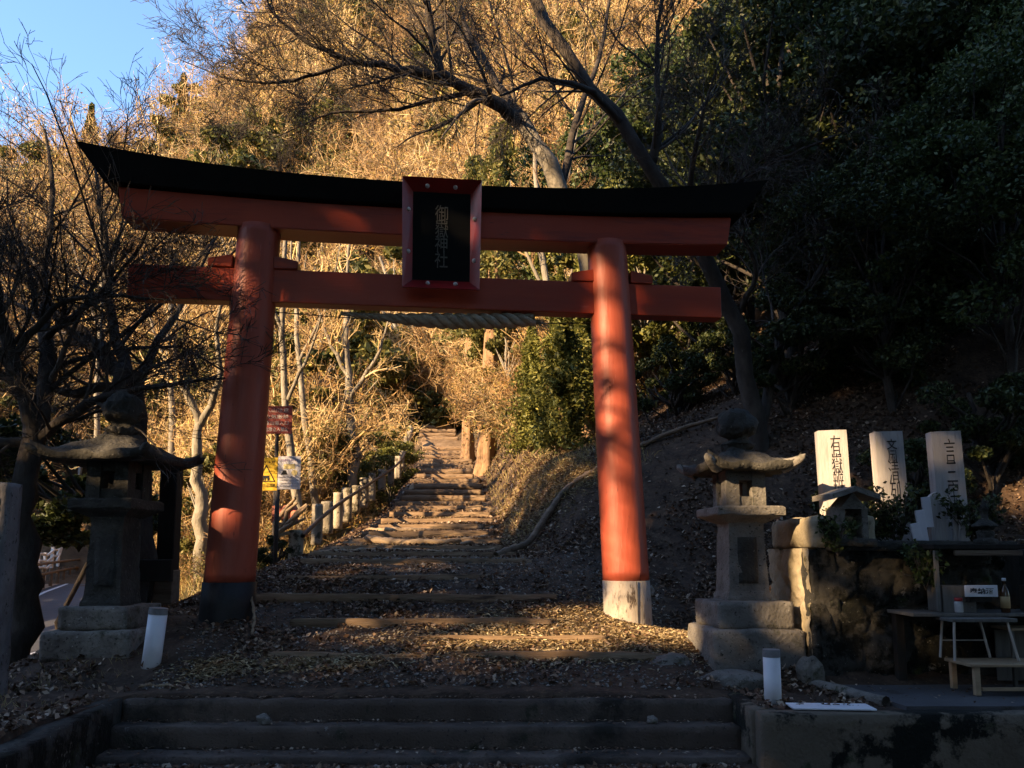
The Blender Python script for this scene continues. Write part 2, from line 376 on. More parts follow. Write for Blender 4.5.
def text_mesh(s, w, h, depth=.003, weight=0.):
    """upright flat lettering in the xz plane facing -y, fitted to w x h about the origin"""
    cu = bpy.data.curves.new('lettering', 'FONT'); cu.body = s; cu.size = 1; cu.align_x = 'CENTER'
    cu.space_line = .8; cu.offset = weight; cu.resolution_u = 3
    o = bpy.data.objects.new('lettering', cu); C.objects.link(o)
    bpy.context.view_layer.update()
    me = bpy.data.meshes.new_from_object(o.evaluated_get(bpy.context.evaluated_depsgraph_get()))
    bpy.data.objects.remove(o)
    n = len(me.vertices); co = np.zeros(n*3, dtype=np.float32); me.vertices.foreach_get('co', co); co = co.reshape(-1, 3)
    if n == 0: return me
    mn, mx = co[:, :2].min(0), co[:, :2].max(0)
    q = (co[:, :2]-(mn+mx)/2)/np.maximum(mx-mn, 1e-6)
    out = np.stack([q[:, 0]*w, np.zeros(n), q[:, 1]*h], 1).astype(np.float32)
    me.vertices.foreach_set('co', out.ravel()); me.update(); me.materials.clear()
    # real thickness
    bm = bmesh.new(); bm.from_mesh(me)
    ret = bmesh.ops.extrude_face_region(bm, geom=bm.faces[:])
    for v in [g_ for g_ in ret['geom'] if isinstance(g_, bmesh.types.BMVert)]: v.co.y += depth
    bmesh.ops.recalc_face_normals(bm, faces=bm.faces[:])
    bm.to_mesh(me); bm.free()
    return me
def lettering(name, s, w, h, loc, m, parent, rot=(0,0,0), weight=0., label=None):
    o = to_obj(name, text_mesh(s, w, h, weight=weight), m, parent); o.location = loc; o.rotation_euler = rot
    if label: o['label'] = label
    return o

# ------------------------------------------------------------------ terrain
PY = [-20, 6.62, 7.6, 8.6, 9.4, 10.2, 11.5, 14, 17, 21, 27, 35, 45, 60, 100]
PZ = [.38, .40, .60, .83, 1.06, 1.29, 1.50, 1.80, 2.32, 3.08, 4.38, 6.37, 9.23, 15, 28]
CY = [0, 10.8, 14, 21, 28, 35, 45, 60]
CX = [-.9, -1.4, -1.6, -1.83, -2.4, -3.1, -4.6, -8]
HW = [2.0, 1.7, 1.35, 1.1, 1.05, 1.0, .9, .8]
_rr = random.Random(3); RIS = [11.3]
while RIS[-1] < 43: RIS.append(RIS[-1]+.85+.03*(RIS[-1]-11)+_rr.uniform(-.12, .12))
RIS = np.array(RIS)
def sstep(a, b, x):
    t = np.clip((x-a)/(b-a), 0, 1); return t*t*(3-2*t)
def vnoise(x, y, s, seed):
    a = x*s+seed*13.7; b = y*s+seed*7.9
    ia = np.floor(a).astype(np.int64); ib = np.floor(b).astype(np.int64); fa = a-ia; fb = b-ib
    def hh(i, j):
        k = (i*374761393+j*668265263+seed*1442695) & 0x7fffffff
        k = ((k ^ (k >> 13))*1274126177) & 0x7fffffff
        return ((k ^ (k >> 16)) & 0xffff)/65535.
    fa = fa*fa*(3-2*fa); fb = fb*fb*(3-2*fb)
    return (hh(ia, ib)*(1-fa)+hh(ia+1, ib)*fa)*(1-fb)+(hh(ia, ib+1)*(1-fa)+hh(ia+1, ib+1)*fa)*fb-.5
def road_x(y): return np.interp(y, [4, 10, 13, 17, 22, 28, 36, 45, 60], [-8.6, -8.6, -8.9, -9.9, -12.1, -15, -18.6, -22.5, -29])
def H(x, y, rough=True):
    x = np.asarray(x, float); y = np.asarray(y, float)
    zc = np.interp(y, PY, PZ); cx = np.interp(y, CY, CX); hw = np.interp(y, CY, HW)
    d = x-cx
    ki = np.clip(np.searchsorted(RIS, y)-1, 0, len(RIS)-2); ym = RIS[ki]*.35+RIS[ki+1]*.65
    zst = np.interp(ym, PY, PZ); onp = (y > RIS[0]) & (y < RIS[-1])
    wst = (1-sstep(hw*.9, hw*1.15, np.abs(d)))*onp
    zc0 = zc; zc = zc+(zst+.2*(zc-zst)-zc)*wst
    # right hillside
    r = np.maximum(0, d-hw-.2)
    zr = zc+.34*r*sstep(8.5, 12.5, y)+.10*np.maximum(0, r-3)*sstep(9, 14, y)*np.minimum(r, 12)*.35
    bank = sstep(0, 1.3, d-hw)*1.1*sstep(11, 14.5, y)*(1-.5*sstep(30, 45, y))
    zr = zr+bank - .55*sstep(.4, 2.0, d-hw)*sstep(8.2, 9.4, y)*(1-sstep(10.5, 13, y))
    # left: level beside the path then down to the road
    l = np.maximum(0, -d-hw+.55*(1-sstep(9, 11, y)))
    flat = .42+.52*sstep(6.9, 8.6, y)+.06*np.maximum(0, y-9)
    zl = np.where(l > 0, zc+(np.where(y < 9, flat, np.minimum(zc, flat))-zc)*sstep(0, np.where(y < 9, .5, 1.6), l), zc)
    rx = road_x(y)
    k = sstep(0, 2.4, x-(rx+2.2))
    zroad = .02+.008*np.maximum(0, y-16)
    zl = zroad+(zl-zroad)*k
    z = np.where(d > 0, zr, zl)
    # far wooded mountain: ravine beyond the road, steep beyond 44 m
    ang = x/np.maximum(y, 5)
    m = np.interp(ang, [-1.2, -.75, -.62, -.5, -.40, -.28, .3, 1.2], [.54, .62, .70, .84, .98, 1.40, 1.40, 1.2])
    dist = np.hypot(x, y)
    far = np.maximum(0, dist-46)
    crest = np.minimum(far, 44)
    zf = m*crest*.98+(far-crest)*.1
    left_up = np.maximum(0, rx-4.5-x)*.22
    left_up = np.minimum(left_up, 9)
    z = z+np.where(d < 0, left_up, 0)
    basef = np.where(x < 0, np.minimum(z, 9.5), np.minimum(z, 12))
    z = np.where(dist > 46, basef+zf, z)
    # the sunken forecourt in front of the steps
    notch = ((x > -3.3) & (x < 1.95) & (y < 6.66)) | ((x >= 1.83) & (y < 6.02))
    if rough:
        amp = .05+.25*sstep(14, 40, y)
        z = z+amp*vnoise(x, y, .8, 1)+.035*vnoise(x, y, 3., 2)+(1.6*vnoise(x, y, .12, 3)+.8*vnoise(x, y, .35, 4))*sstep(30, 55, dist)
    # right pad stays level behind the kerb
    padk = sstep(1.75, 2.0, x)*(1-sstep(6.9, 7.4, y))
    z = z*(1-padk)+.40*padk
    z = np.where(notch, 0.0+.02*vnoise(x, y, 2., 5)*(1 if rough else 0), z)
    return z
def Hs(x, y): return float(H(np.array([x]), np.array([y]))[0])

def axis(segs):
    out = []
    for a, b, s in segs: out.append(np.arange(a, b, s))
    return np.concatenate(out)
gx = axis([(-150, -40, 3), (-40, -14, .6), (-14, -7, .25), (-7, 7, .09), (7, 20, .3), (20, 50, 1.), (50, 150, 4)])
gy = axis([(-60, -5, 4), (-5, 3, .8), (3, 14, .09), (14, 30, .2), (30, 60, .6), (60, 100, 1.2), (100, 170, 5)])
XX, YY = np.meshgrid(gx, gy)
ZZ = H(XX, YY)
nx, ny = len(gx), len(gy)
i = np.arange(nx-1)[None, :]; j = np.arange(ny-1)[:, None]*nx
F = np.stack([j+i, j+i+1, j+nx+i+1, j+nx+i], -1).reshape(-1, 4)
cxm = (XX[:-1, :-1]+XX[1:, 1:]).ravel()/2; cym = (YY[:-1, :-1]+YY[1:, 1:]).ravel()/2
pathf = (cym > 11.2) & (cym < 46) & (np.abs(cxm-np.interp(cym, CY, CX)) < np.interp(cym, CY, HW)*1.05)
far_face = (np.hypot(cxm, cym) > 30) & ((cxm < 2) | (cym > 40))
g = np_mesh('ground', np.stack([XX.ravel(), YY.ravel(), ZZ.ravel()], 1), F, [M['ground'], M['hill'], M['soil']], smooth=True, midx=np.where(pathf, 2, far_face.astype(int)))
tag(g, kind='structure')

# ------------------------------------------------------------------ road on the left
def ribbon_mesh(name, ys, off0, off1, dz, m, steps=1):
    V = []; 
    for y in ys:
        for k in range(steps+1):
            o = off0+(off1-off0)*k/steps; x = road_x(y)+o
            V.append((x, y, .02+.008*max(0, y-16)+dz))
    F = []
    w = steps+1
    for a in range(len(ys)-1):
        for k in range(steps): F.append((a*w+k, a*w+k+1, a*w+w+k+1, a*w+w+k))
    return np_mesh(name, np.array(V), np.array(F), m)
ys = np.arange(4, 60, 1.)
tag(ribbon_mesh('road', ys, -2.1, 2.1, .15, M['asphalt']), kind='structure')
tag(ribbon_mesh('road_marking', ys, 1.72, 1.86, .154, M['paint_line']), kind='structure')
tag(ribbon_mesh('road_marking', ys, -1.86, -1.72, .154, M['paint_line']), kind='structure')
tag(ribbon_mesh('road_verge', ys, -3.6, -2.1, .17, M['shoulder']), kind='structure')
gr = thing('guardrail', 'white painted guardrail with three bars along the far edge of the road', 'guardrail', (0,0,0))
fr = thing('wooden_fence', 'brown two rail wooden fence beside the sunlit road verge', 'fence', (0,0,0))
for yy in np.arange(14, 48, 2.):
    x = road_x(yy)-3.1; z = Hs(x, yy)
    bm_obj('post', box_bm((x, yy, z+.6), (.12, .12, 1.5), .01, 1), M['guard'], gr)
    x = road_x(yy)-2.2; 
    bm_obj('post', cyl_bm(.07, .065, .1, 1.05, 10, (x, yy)), M['fence_wood'], fr)
yr = np.arange(13, 49, 1.)
for hz in (.55, .85, 1.15):
    Pn = np.array([[(road_x(y)-3.03, y, Hs(road_x(y)-3.1, y)+hz+.05) for y in yr]])
    V, F = tubes(Pn, np.full((1, len(yr)), .06), 6); np_mesh('rail', V, F, M['guard'], gr, True)
for hz in (.45, .85):
    Pn = np.array([[(road_x(y)-2.12, y, .3+hz+.008*max(0, y-16)) for y in yr]])
    V, F = tubes(Pn, np.full((1, len(yr)), .055), 8); np_mesh('rail', V, F, M['fence_wood'], fr, True)

# ------------------------------------------------------------------ concrete steps and flanking walls
st = thing('concrete_steps', 'three worn concrete steps across the front leading up to the gate', 'steps', (-.7, 6.4, 0))
for z0, z1, y0, y1, nm in [(-.1, .055, 6.12, 7.2, 1), (-.1, .225, 6.38, 7.2, 2), (-.1, .395, 6.60, 7.0, 3)]:
    # each tread overlaps nothing: cut to its own nosing depth
    ye = {1: 6.375, 2: 6.597, 3: 6.82}[nm]
    b = block((-.0, (y0+ye)/2-6.4, (z0+z1)/2), (5.1, ye-y0, z1-z0), .018, .05, .016, 5, nm)
    bm_obj('step', b, M['concrete'], st, True)
kw = thing('kerb_wall', 'low mossy concrete retaining wall with black stains right of the steps', 'wall', (1.86, 5.9, 0))
bm_obj('front_wall', block((3.0, .08, .18), (6.0, .2, .48), .015, .08, .008, 3, 4), M['kerb'], kw, True)
bm_obj('side_wall', block((.08, .62, .178), (.2, .85, .47), .015, .08, .008, 3, 9), M['kerb'], kw, True)
lw = thing('flank_wall', 'black mossy kerb wall flanking the steps at lower left', 'wall', (-3.3, 6.6, 0), R(8))
bm_obj('coping', block((-.07, -1.55, .17), (.22, 3.3, .47), .02, .09, .015, 3, 6), M['masonry'], lw, True)
pv = bmesh.new()
poly = [(3.05, 6.12), (9.5, 6.12), (9.5, 7.6), (3.3, 7.6), (2.95, 7.1), (3.0, 6.6)]
vs = [pv.verts.new((x, y, .435)) for x, y in poly]; pv.faces.new(vs)
r_ = bmesh.ops.extrude_face_region(pv, geom=pv.faces[:])
for v in [q for q in r_['geom'] if isinstance(q, bmesh.types.BMVert)]: v.co.z = .30
bmesh.ops.triangulate(pv, faces=pv.faces[:])
tag(bm_obj('pavement', pv, M['pad']), kind='structure')
ke = np.array([[(2.62, 7.32, .43), (2.78, 7.0, .435), (2.86, 6.75, .435), (2.9, 6.5, .43), (2.98, 6.3, .43)]])
V, F = tubes(resample(ke[0], 12)[None], np.full((1, 12), .05), 8)
tag(np_mesh('edging_kerb', V, F, M['stone'], None, True), 'low curved stone edging along the left side of the pavement', 'kerb')
pl = thing('metal_plate', 'pale flat metal plate lying on the kerb beside the white post', 'plate', (2.46, 6.12, .432), R(-4))
bm_obj('cover', box_bm((0, 0, 0), (.62, .22, .014), .003, 1), M['white_paint'], pl)

# log steps on the path
LOGS = [(7.62, -2.35, 1.55, .12, .07), (8.62, -2.45, .45, .09, .06), (9.42, -3.1, .55, .11, .07), (10.2, -2.95, -.35, .10, .05),
        (8.1, -1.0, 1.0, .05, .03)]
desc = ['long squared timber step nearest the concrete steps, reaching past the red pillar',
        'second timber step up the path between the pillars', 'third timber step, broad and pale edged, level with the pillars',
        'fourth timber step just behind the gate', 'thin half buried timber between the first two path steps']
def log_step(x0, x1, y, h, d, label, seed, group=None, yaw=0., m=None):
    n = max(4, int((x1-x0)/.12)); xs = np.linspace(x0, x1, n)
    zt = float(np.mean(H(xs, np.full(n, y+.15), False)))+.02
    b = block((0, 0, 0), (x1-x0, d*1.6, h*2), .02, .07, .018, 2.2, seed)
    for v in b.verts:
        v.co.z += .03*mnoise.noise(Vector((v.co.x*.7, seed, 0))); v.co.y += .06*mnoise.noise(Vector((v.co.x*.5, seed, 4)))
    o = bm_obj('timber_step', b, m or M['timber'], None, True)
    o.location = ((x0+x1)/2, y, zt-h*.98); o.rotation_euler = (0, 0, yaw)
    return tag(o, label, 'step', group)
for k, (y, x0, x1, h, d) in enumerate(LOGS):
    log_step(x0, x1, y, h, d, desc[k], k, 'timber steps of the path', R([1, -1, .5, 2, 1][k]), M['timber_pale'])
ORD = 'first second third fourth fifth sixth seventh eighth ninth tenth eleventh twelfth thirteenth fourteenth fifteenth sixteenth seventeenth eighteenth nineteenth twentieth twenty-first twenty-second twenty-third twenty-fourth twenty-fifth twenty-sixth twenty-seventh'.split()
for k, yl in enumerate(RIS[:-1]):
    cx = np.interp(yl, CY, CX); hw = np.interp(yl, CY, HW)
    log_step(cx-hw*random.uniform(.85, 1.08), cx+hw*random.uniform(.85, 1.05), yl-.02, .10, .07,
             ORD[k]+' of the rough timber risers on the upper path, counted upwards from the gate', 20+k, 'timber risers higher up the path', R(random.uniform(-3, 3)), M['timber_pale'])

# ------------------------------------------------------------------ torii
TC = np.array([-.883, 8.75]); TR = R(6.43); TZ = .90
to = thing('torii_gate', 'large vermilion torii gate with black cap beam straddling the path', 'torii gate', (TC[0], TC[1], 0), TR)
def tz(s): return .90-.0365*s/2.23
for sgn in (-1, 1):
    zb = tz(sgn*2.23); sb, s_t = sgn*2.235, sgn*2.045
    seg = 48; rings = 40
    def slice_bm(z0, z1, r_add, rings):
        bm = bmesh.new(); L = []
        for k in range(rings+1):
            z = z0+(z1-z0)*k/rings; t = (z-zb)/(5.32-zb); r = .272-.035*t+r_add
            c = sb+(s_t-sb)*t
            L.append([bm.verts.new((c+r*math.cos(2*math.pi*i/seg), r*math.sin(2*math.pi*i/seg), z)) for i in range(seg)])
        for k in range(rings):
            for i in range(seg): bm.faces.new((L[k][i], L[k][(i+1) % seg], L[k+1][(i+1) % seg], L[k+1][i]))
        bm.faces.new(L[0][::-1]); bm.faces.new(L[-1]); return bm
    foot_top = 1.30
    o = bm_obj('pillar', slice_bm(foot_top, 5.33, 0, rings), M['faded_vermilion'], to, True)
    o['label'] = 'red pillar standing in shade' if sgn < 0 else 'red pillar with sunlit patches'
    o = bm_obj('pillar_foot', slice_bm(zb-.4, foot_top+.004, .014 if sgn < 0 else .004, 3), M['black_band' if sgn < 0 else 'pale_foot'], to, True)
    o['label'] = 'black painted pillar foot' if sgn < 0 else 'pale grey pillar foot with a seam'
    if sgn > 0:
        V, F = bars([((sb+.04, -.281, zb-.1), (sb+.03, -.279, foot_top))], .005, 6); np_mesh('seam', V, F, M['grey_wood'], o)
        o2 = o.children[0] if o.children else None
def beam(pts_top, pts_bot, d_top, d_bot, end_slant, m, name, n=48):
    """curved beam; z from curves of s, depth tapered from top to bottom"""
    bm = bmesh.new(); L = []
    for k in range(n+1):
        t = k/n*2-1
        zt, zb_ = pts_top(t), pts_bot(t); s_top, s_bot = t*end_slant[0], t*end_slant[1]
        L.append([bm.verts.new(p) for p in ((s_top, -d_top/2, zt), (s_top, d_top/2, zt), (s_bot, d_bot/2, zb_), (s_bot, -d_bot/2, zb_))])
    for k in range(n):
        for i in range(4): bm.faces.new((L[k][i], L[k][(i+1) % 4], L[k+1][(i+1) % 4], L[k+1][i]))
    bm.faces.new(L[0]); bm.faces.new(L[-1][::-1])
    bmesh.ops.recalc_face_normals(bm, faces=bm.faces[:])
    ed = [e for e in bm.edges if e.calc_face_angle(0) > .6]
    bmesh.ops.bevel(bm, geom=ed, offset=.012, segments=2, affect='EDGES')
    return bm_obj(name, bm, m, to)
cv = lambda t, z0, up: z0+up*abs(t)**2.4
beam(lambda t: cv(t, 5.86, .27), lambda t: cv(t, 5.603, .10), .62, .50, (3.99, 3.68), M['black_paint'], 'cap_beam')
beam(lambda t: cv(t, 5.600, .085), lambda t: cv(t, 5.27, .06), .36, .36, (3.56, 3.50), M['vermilion'], 'lintel')
bm_obj('tie_beam', box_bm((0, 0, 4.635), (6.86, .20, .385), .012, 2), M['vermilion'], to)
for s0 in (-2.08, 2.08):
    for sd in (-1, 1):
        bm = box_bm((s0+sd*.36, 0, 4.905), (.27, .24, .15), .008, 1)
        for v in bm.verts:
            if (v.co.x-s0)*sd > .36 and v.co.z > 4.92: v.co.z -= .05
        bm_obj('wedge', bm, M['vermilion'], to)
# plaque
pq = thing('plaque_board', 'tall black shrine name plaque in a red studded frame hung on the gate', 'plaque', (0, 0, 0))
pq.parent = None
cs, sn = math.cos(TR), math.sin(TR)
pl_s, pl_off = .04, -.36
pq.location = (TC[0]+pl_s*cs-pl_off*sn, TC[1]+pl_s*sn+pl_off*cs, 4.56); pq.rotation_euler = (R(4), 0, TR)
pw, ph = .86, 1.24
bm_obj('panel', box_bm((0, .03, ph/2), (pw-.2, .03, ph-.2), .002, 1), M['lacquer'], pq)
def bar_flare(p_in0, p_in1, p_out0, p_out1):
    bm = bmesh.new()
    a = [bm.verts.new((*p, y)) for p, y in ((p_in0, 0), (p_in1, 0), (p_out1, 1), (p_out0, 1))]
    co = [(p_in0, .035), (p_in1, .035), (p_out1, -.10), (p_out0, -.10)]
    for v, (p, y) in zip(a, co): v.co = (p[0], y, p[1])
    f = bm.faces.new(a)
    rr = bmesh.ops.extrude_face_region(bm, geom=[f])
    for v in [q for q in rr['geom'] if isinstance(q, bmesh.types.BMVert)]: v.co.y += .055
    return bm
iw, ih = pw/2-.125, .135
I = [(-iw, ih), (iw, ih), (iw, ph-ih), (-iw, ph-ih)]; O = [(-pw/2, 0), (pw/2, 0), (pw/2+.015, ph+.01), (-pw/2-.015, ph+.01)]
for k in range(4):
    fr_ = bm_obj('frame_board', bar_flare(I[k], I[(k+1) % 4], O[k], O[(k+1) % 4]), M['frame_red'], pq)
    for t in ((.3, .72) if k % 2 == 0 else (.25, .68)):
        ci = np.array(I[k])*(1-t)+np.array(I[(k+1) % 4])*t; co = np.array(O[k])*(1-t)+np.array(O[(k+1) % 4])*t
        c = (ci+co)/2
        b = bmesh.new(); bmesh.ops.create_uvsphere(b, u_segments=10, v_segments=6, radius=.026, matrix=Matrix.Translation((c[0], -.035, c[1])))
        bm_obj('stud', b, M['stud'], fr_, True)
lettering('inscription', '御\n嶽\n神\n社', .15, .72, (0, .006, ph*.5), M['gilt'], pq)
# rope under the tie beam
n = 140; tt = np.linspace(0, 1, n)
srope = -1.1+2.25*tt; zr_ = 4.37-.05*np.sin(np.pi*tt)
rad = .022+.058*sstep(.0, .55, tt)*(1-.25*sstep(.85, 1, tt))
st_ = []
for ph_ in (0, 2.1, 4.2):
    a = tt*34+ph_
    P_ = np.stack([srope, rad*.6*np.cos(a), zr_+rad*.6*np.sin(a)], 1)[None]
    st_.append(tubes(P_, (rad*.62)[None], 7))
V, F = merge(st_)
rp = np_mesh('sacred_rope', V, F, M['rope'], None, True); rp.location = (TC[0], TC[1], 0); rp.rotation_euler = (0, 0, TR)
tag(rp, 'twisted straw rope strung just beneath the lower red beam', 'rope')
wire = np.stack([np.linspace(-1.95, 1.9, 20), np.zeros(20), 4.36-.06*np.sin(np.linspace(0, np.pi, 20))], 1)
V, F = tubes(wire[None], np.full((1, 20), .006), 5); np_mesh('wire', V, F, M['rail'], rp)
tf = []
for k in range(60):
    p = np.array([1.13+.08*random.random(), random.uniform(-.04, .04), 4.37]); q = p+np.array([random.uniform(-.05, .22), random.uniform(-.08, .08), random.uniform(-.22, -.03)])
    tf.append((p, q))
tf = np.array(tf); V, F = ribbons(tf[:, 0], tf[:, 1], .005); np_mesh('tassel', V, F, M['rope'], rp)

# ------------------------------------------------------------------ stone lanterns
def roof_bm(w, h, up, thick, seed, n=28):
    bm = bmesh.new(); top = {}; bot = {}
    for i in range(n+1):
        for j in range(n+1):
            x = i/n*2-1; y = j/n*2-1; rho = max(abs(x), abs(y)); c = (abs(x)*abs(y))
            zt = h*(1-rho)**1.35+up*c**5+.02*math.sin(9*x)*math.sin(8*y)
            rr = 1-.06*(1-c)*rho
            top[i, j] = bm.verts.new((x*w*rr, y*w*rr, zt+thick))
            bot[i, j] = bm.verts.new((x*w*rr*.97, y*w*rr*.97, up*c**5*.9+.02*(1-rho)))
    for i in range(n):
        for j in range(n):
            bm.faces.new((top[i, j], top[i+1, j], top[i+1, j+1], top[i, j+1]))
            bm.faces.new((bot[i, j], bot[i, j+1], bot[i+1, j+1], bot[i+1, j]))
    for i in range(n):
        for a, b in (((i, 0), (i+1, 0)), ((i, n), (i+1, n)), ((0, i), (0, i+1)), ((n, i), (n, i+1))):
            bm.faces.new((top[a], top[b], bot[b], bot[a]))
    bmesh.ops.recalc_face_normals(bm, faces=bm.faces[:])
    roughen(bm, .016, 6, seed); roughen(bm, .008, 19, seed+3)
    return bm
def firebox_bm(w, h, seed):
    bm = bmesh.new(); t = w*.335
    for sx in (-1, 1):
        for sy in (-1, 1): add_box(bm, (sx*(w/2-t/2), sy*(w/2-t/2), h/2), (t, t, h))
    for ax in (0, 1):
        for s_ in (-1, 1):
            for z, hh in ((h*.13, h*.28), (h*.86, h*.30)):
                if ax == 0: add_box(bm, (0, s_*(w/2-t*.5-.004), z), (w-2*t+.0, t*.8, hh))
                else: add_box(bm, (s_*(w/2-t*.5-.004), 0, z), (t*.8, w-2*t, hh))
    bmesh.ops.subdivide_edges(bm, edges=bm.edges[:], cuts=2, use_grid_fill=True)
    roughen(bm, .006, 9, seed)
    return bm
def lantern(name, label, loc, rz, P, mats, seed):
    t = thing(name, label, 'stone lantern', loc, rz)
    w1, h1, w2, h2, ws0, ws1, hs, wc, hc, wf, hf, wr, hr, up, fin = P
    z = -.1
    bm_obj('lower_base', block((0, 0, (z+h1)/2), (w1, w1, h1-z), .025, .04, .016, 4, seed), mats[0], t, True); z = h1
    bm_obj('upper_base', block((0, 0, z+h2/2-.005), (w2, w2, h2), .025, .04, .012, 5, seed+1), mats[0], t, True); z += h2-.01
    b = lathe_bm([(ws0/2*1.10, z), (ws0/2*1.08, z+.04), (ws0/2*.98, z+.10), ((ws0*.35+ws1*.65)/2, z+hs*.6), (ws1/2, z+hs-.03), (ws1/2*1.04, z+hs)], square=True)
    densify(b, 5); roughen(b, .012, 5, seed); roughen(b, .005, 22, seed)
    sh = bm_obj('shaft', b, mats[1], t, False)
    bm_obj('carved_panel', block((0, -(ws0*.45+ws1*.55)/2+.006, z+hs*.52), (ws1*.58, .03, hs*.60), .008, .04, .002, 8, seed, Matrix.Rotation(R(-2.4), 4, 'X')), mats[3], sh, True)
    z += hs
    b = lathe_bm([(ws1/2*1.1, z), (wc/2*.9, z+hc*.35), (wc/2, z+hc*.45), (wc/2, z+hc*.9), (wc/2*.93, z+hc)], square=True)
    densify(b, 5)
    for v in b.verts:      # petals carved round the underside
        a = math.atan2(v.co.y, v.co.x)
        if v.co.z < z+hc*.5: v.co.xy *= 1-.035*abs(math.sin(a*8))
    roughen(b, .008, 7, seed+2); bm_obj('platform', b, mats[1], t); z += hc
    bm_obj('firebox', firebox_bm(wf, hf, seed), mats[1], t).location = (0, 0, z-.002); z += hf
    rf = bm_obj('roof', roof_bm(wr/2, hr, up, .075, seed+3), mats[2], t, True); rf.location = (0, 0, z-.03)
    for sx in (-1, 1):
        for sy in (-1, 1):
            e = wr/2*.88
            pts = [(sx*e*.8, sy*e*.8, up*.42), (sx*e*.97, sy*e*.97, up*.62), (sx*e*1.13, sy*e*1.13, up*.95), (sx*e*1.20, sy*e*1.20, up*1.35)]
            V, F = tubes(resample(np.array(pts), 9)[None], np.linspace(.075, .03, 9)[None]*np.r_[np.ones(8), .15][None], 8)
            np_mesh('curled_corner', V, F, mats[1], rf, True)
    z += hr+.0
    b = lathe_bm([(.10, z-.08), (.15, z-.02), (.17, z+.02), (.10, z+.06), (.09, z+.08), (.17, z+.12), (.20, z+fin*.42), (.19, z+fin*.7), (.12, z+fin*.92), (.04, z+fin), (.01, z+fin+.02)], 24)
    densify(b, 2); roughen(b, .038, 9, seed+4); roughen(b, .010, 24, seed+6)
    bm_obj('finial', b, mats[2], t, True)
    return t
zr1 = Hs(2.28, 7.75)
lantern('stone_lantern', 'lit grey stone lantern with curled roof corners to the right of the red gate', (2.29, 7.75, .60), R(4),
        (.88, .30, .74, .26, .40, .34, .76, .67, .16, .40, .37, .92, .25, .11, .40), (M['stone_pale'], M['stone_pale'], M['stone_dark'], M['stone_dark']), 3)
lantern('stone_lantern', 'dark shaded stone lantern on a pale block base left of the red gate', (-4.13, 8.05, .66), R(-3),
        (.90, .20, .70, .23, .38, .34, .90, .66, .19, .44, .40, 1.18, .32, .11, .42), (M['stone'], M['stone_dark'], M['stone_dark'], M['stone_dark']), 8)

# ------------------------------------------------------------------ white pipe posts
def pipe_post(loc, tilt, h, r, label):
    t = thing('marker_post', label, 'post', loc); t.rotation_euler = tilt
    bm_obj('pipe', cyl_bm(r, r, -.1, h-.06, 28), M['white_paint'], t, True)
    b = cyl_bm(r*1.03, r*1.0, h-.06, h, 28); bm_obj('cap', b, M['grey_cap'], t)
    for o in t.children[:1]:
        pass
pipe_post((2.12, 6.42, .43), (0, 0, 0), .40, .068, 'short upright white pipe post on the kerb in front of the right lantern')
pipe_post((-3.42, 7.45, Hs(-3.42, 7.45)-.02), (0, R(5), 0), .55, .085, 'leaning white pipe post with grey cap standing in leaves at left')

# ------------------------------------------------------------------ inscribed stele at the left edge
sl = thing('stone_stele', 'tall weathered grey stone stele with carved characters at the far left edge', 'stele', (-4.62, 6.75, .40), R(-4))
bm_obj('slab', block((0, 0, .85), (.52, .20, 1.95), .02, .05, .008, 5, 2), M['stele_stone'], sl, True)
lettering('inscription', '嶽\n神\n天\n祭\n日', .19, 1.15, (.11, -.112, 1.12), M['incised'], sl, weight=.01)

# ------------------------------------------------------------------ dark post and low board behind the left lantern
dp = thing('wooden_post', 'square dark wooden post with a pale lower end behind the left lantern', 'post', (-4.4, 9.9, Hs(-4.4, 9.9)))
bm_obj('shaft', box_bm((0, 0, 1.13), (.22, .2, 1.35), .01, 1), M['dark_wood'], dp)
bm_obj('sleeve', box_bm((0, 0, .2), (.25, .23, .62), .01, 1), M['timber'], dp)
db = thing('low_board', 'low dark wooden board on two thin legs between left lantern and gate', 'board', (-4.42, 9.2, Hs(-4.4, 9.2)))
bm_obj('panel', box_bm((0, 0, .55), (.78, .09, .26), .01, 1), M['dark_wood'], db)
for x in (-.28, .1):
    V, F = bars([((x, 0, -.1), (x+.06, 0, .44))], .035, 8); np_mesh('leg', V, F, M['dark_wood'], db)

# ------------------------------------------------------------------ signs beyond the gate
sg = thing('warning_sign', 'yellow bear warning sign and white notice fixed side by side on a post', 'sign', tuple(W(276, 520, 11.5)))
gz = Hs(sg.location.x, sg.location.y); sg.location.z = gz
zt = W(276, 457, 11.5)[2]-gz; zb = W(276, 490, 11.5)[2]-gz; hh_ = zt-zb
bm_obj('post', cyl_bm(.035, .035, -.2, zt-.02, 12, (0, .03)), M['rail'], sg, True)
y_ = bm_obj('yellow_panel', box_bm((-.17, 0, (zt+zb)/2-.01), (.34, .008, hh_), .001, 1), M['sign_yellow'], sg)
w_ = bm_obj('white_panel', box_bm((.175, 0, (zt+zb)/2+.01), (.34, .008, hh_), .001, 1), M['sign_white'], sg)
zm = (zt+zb)/2
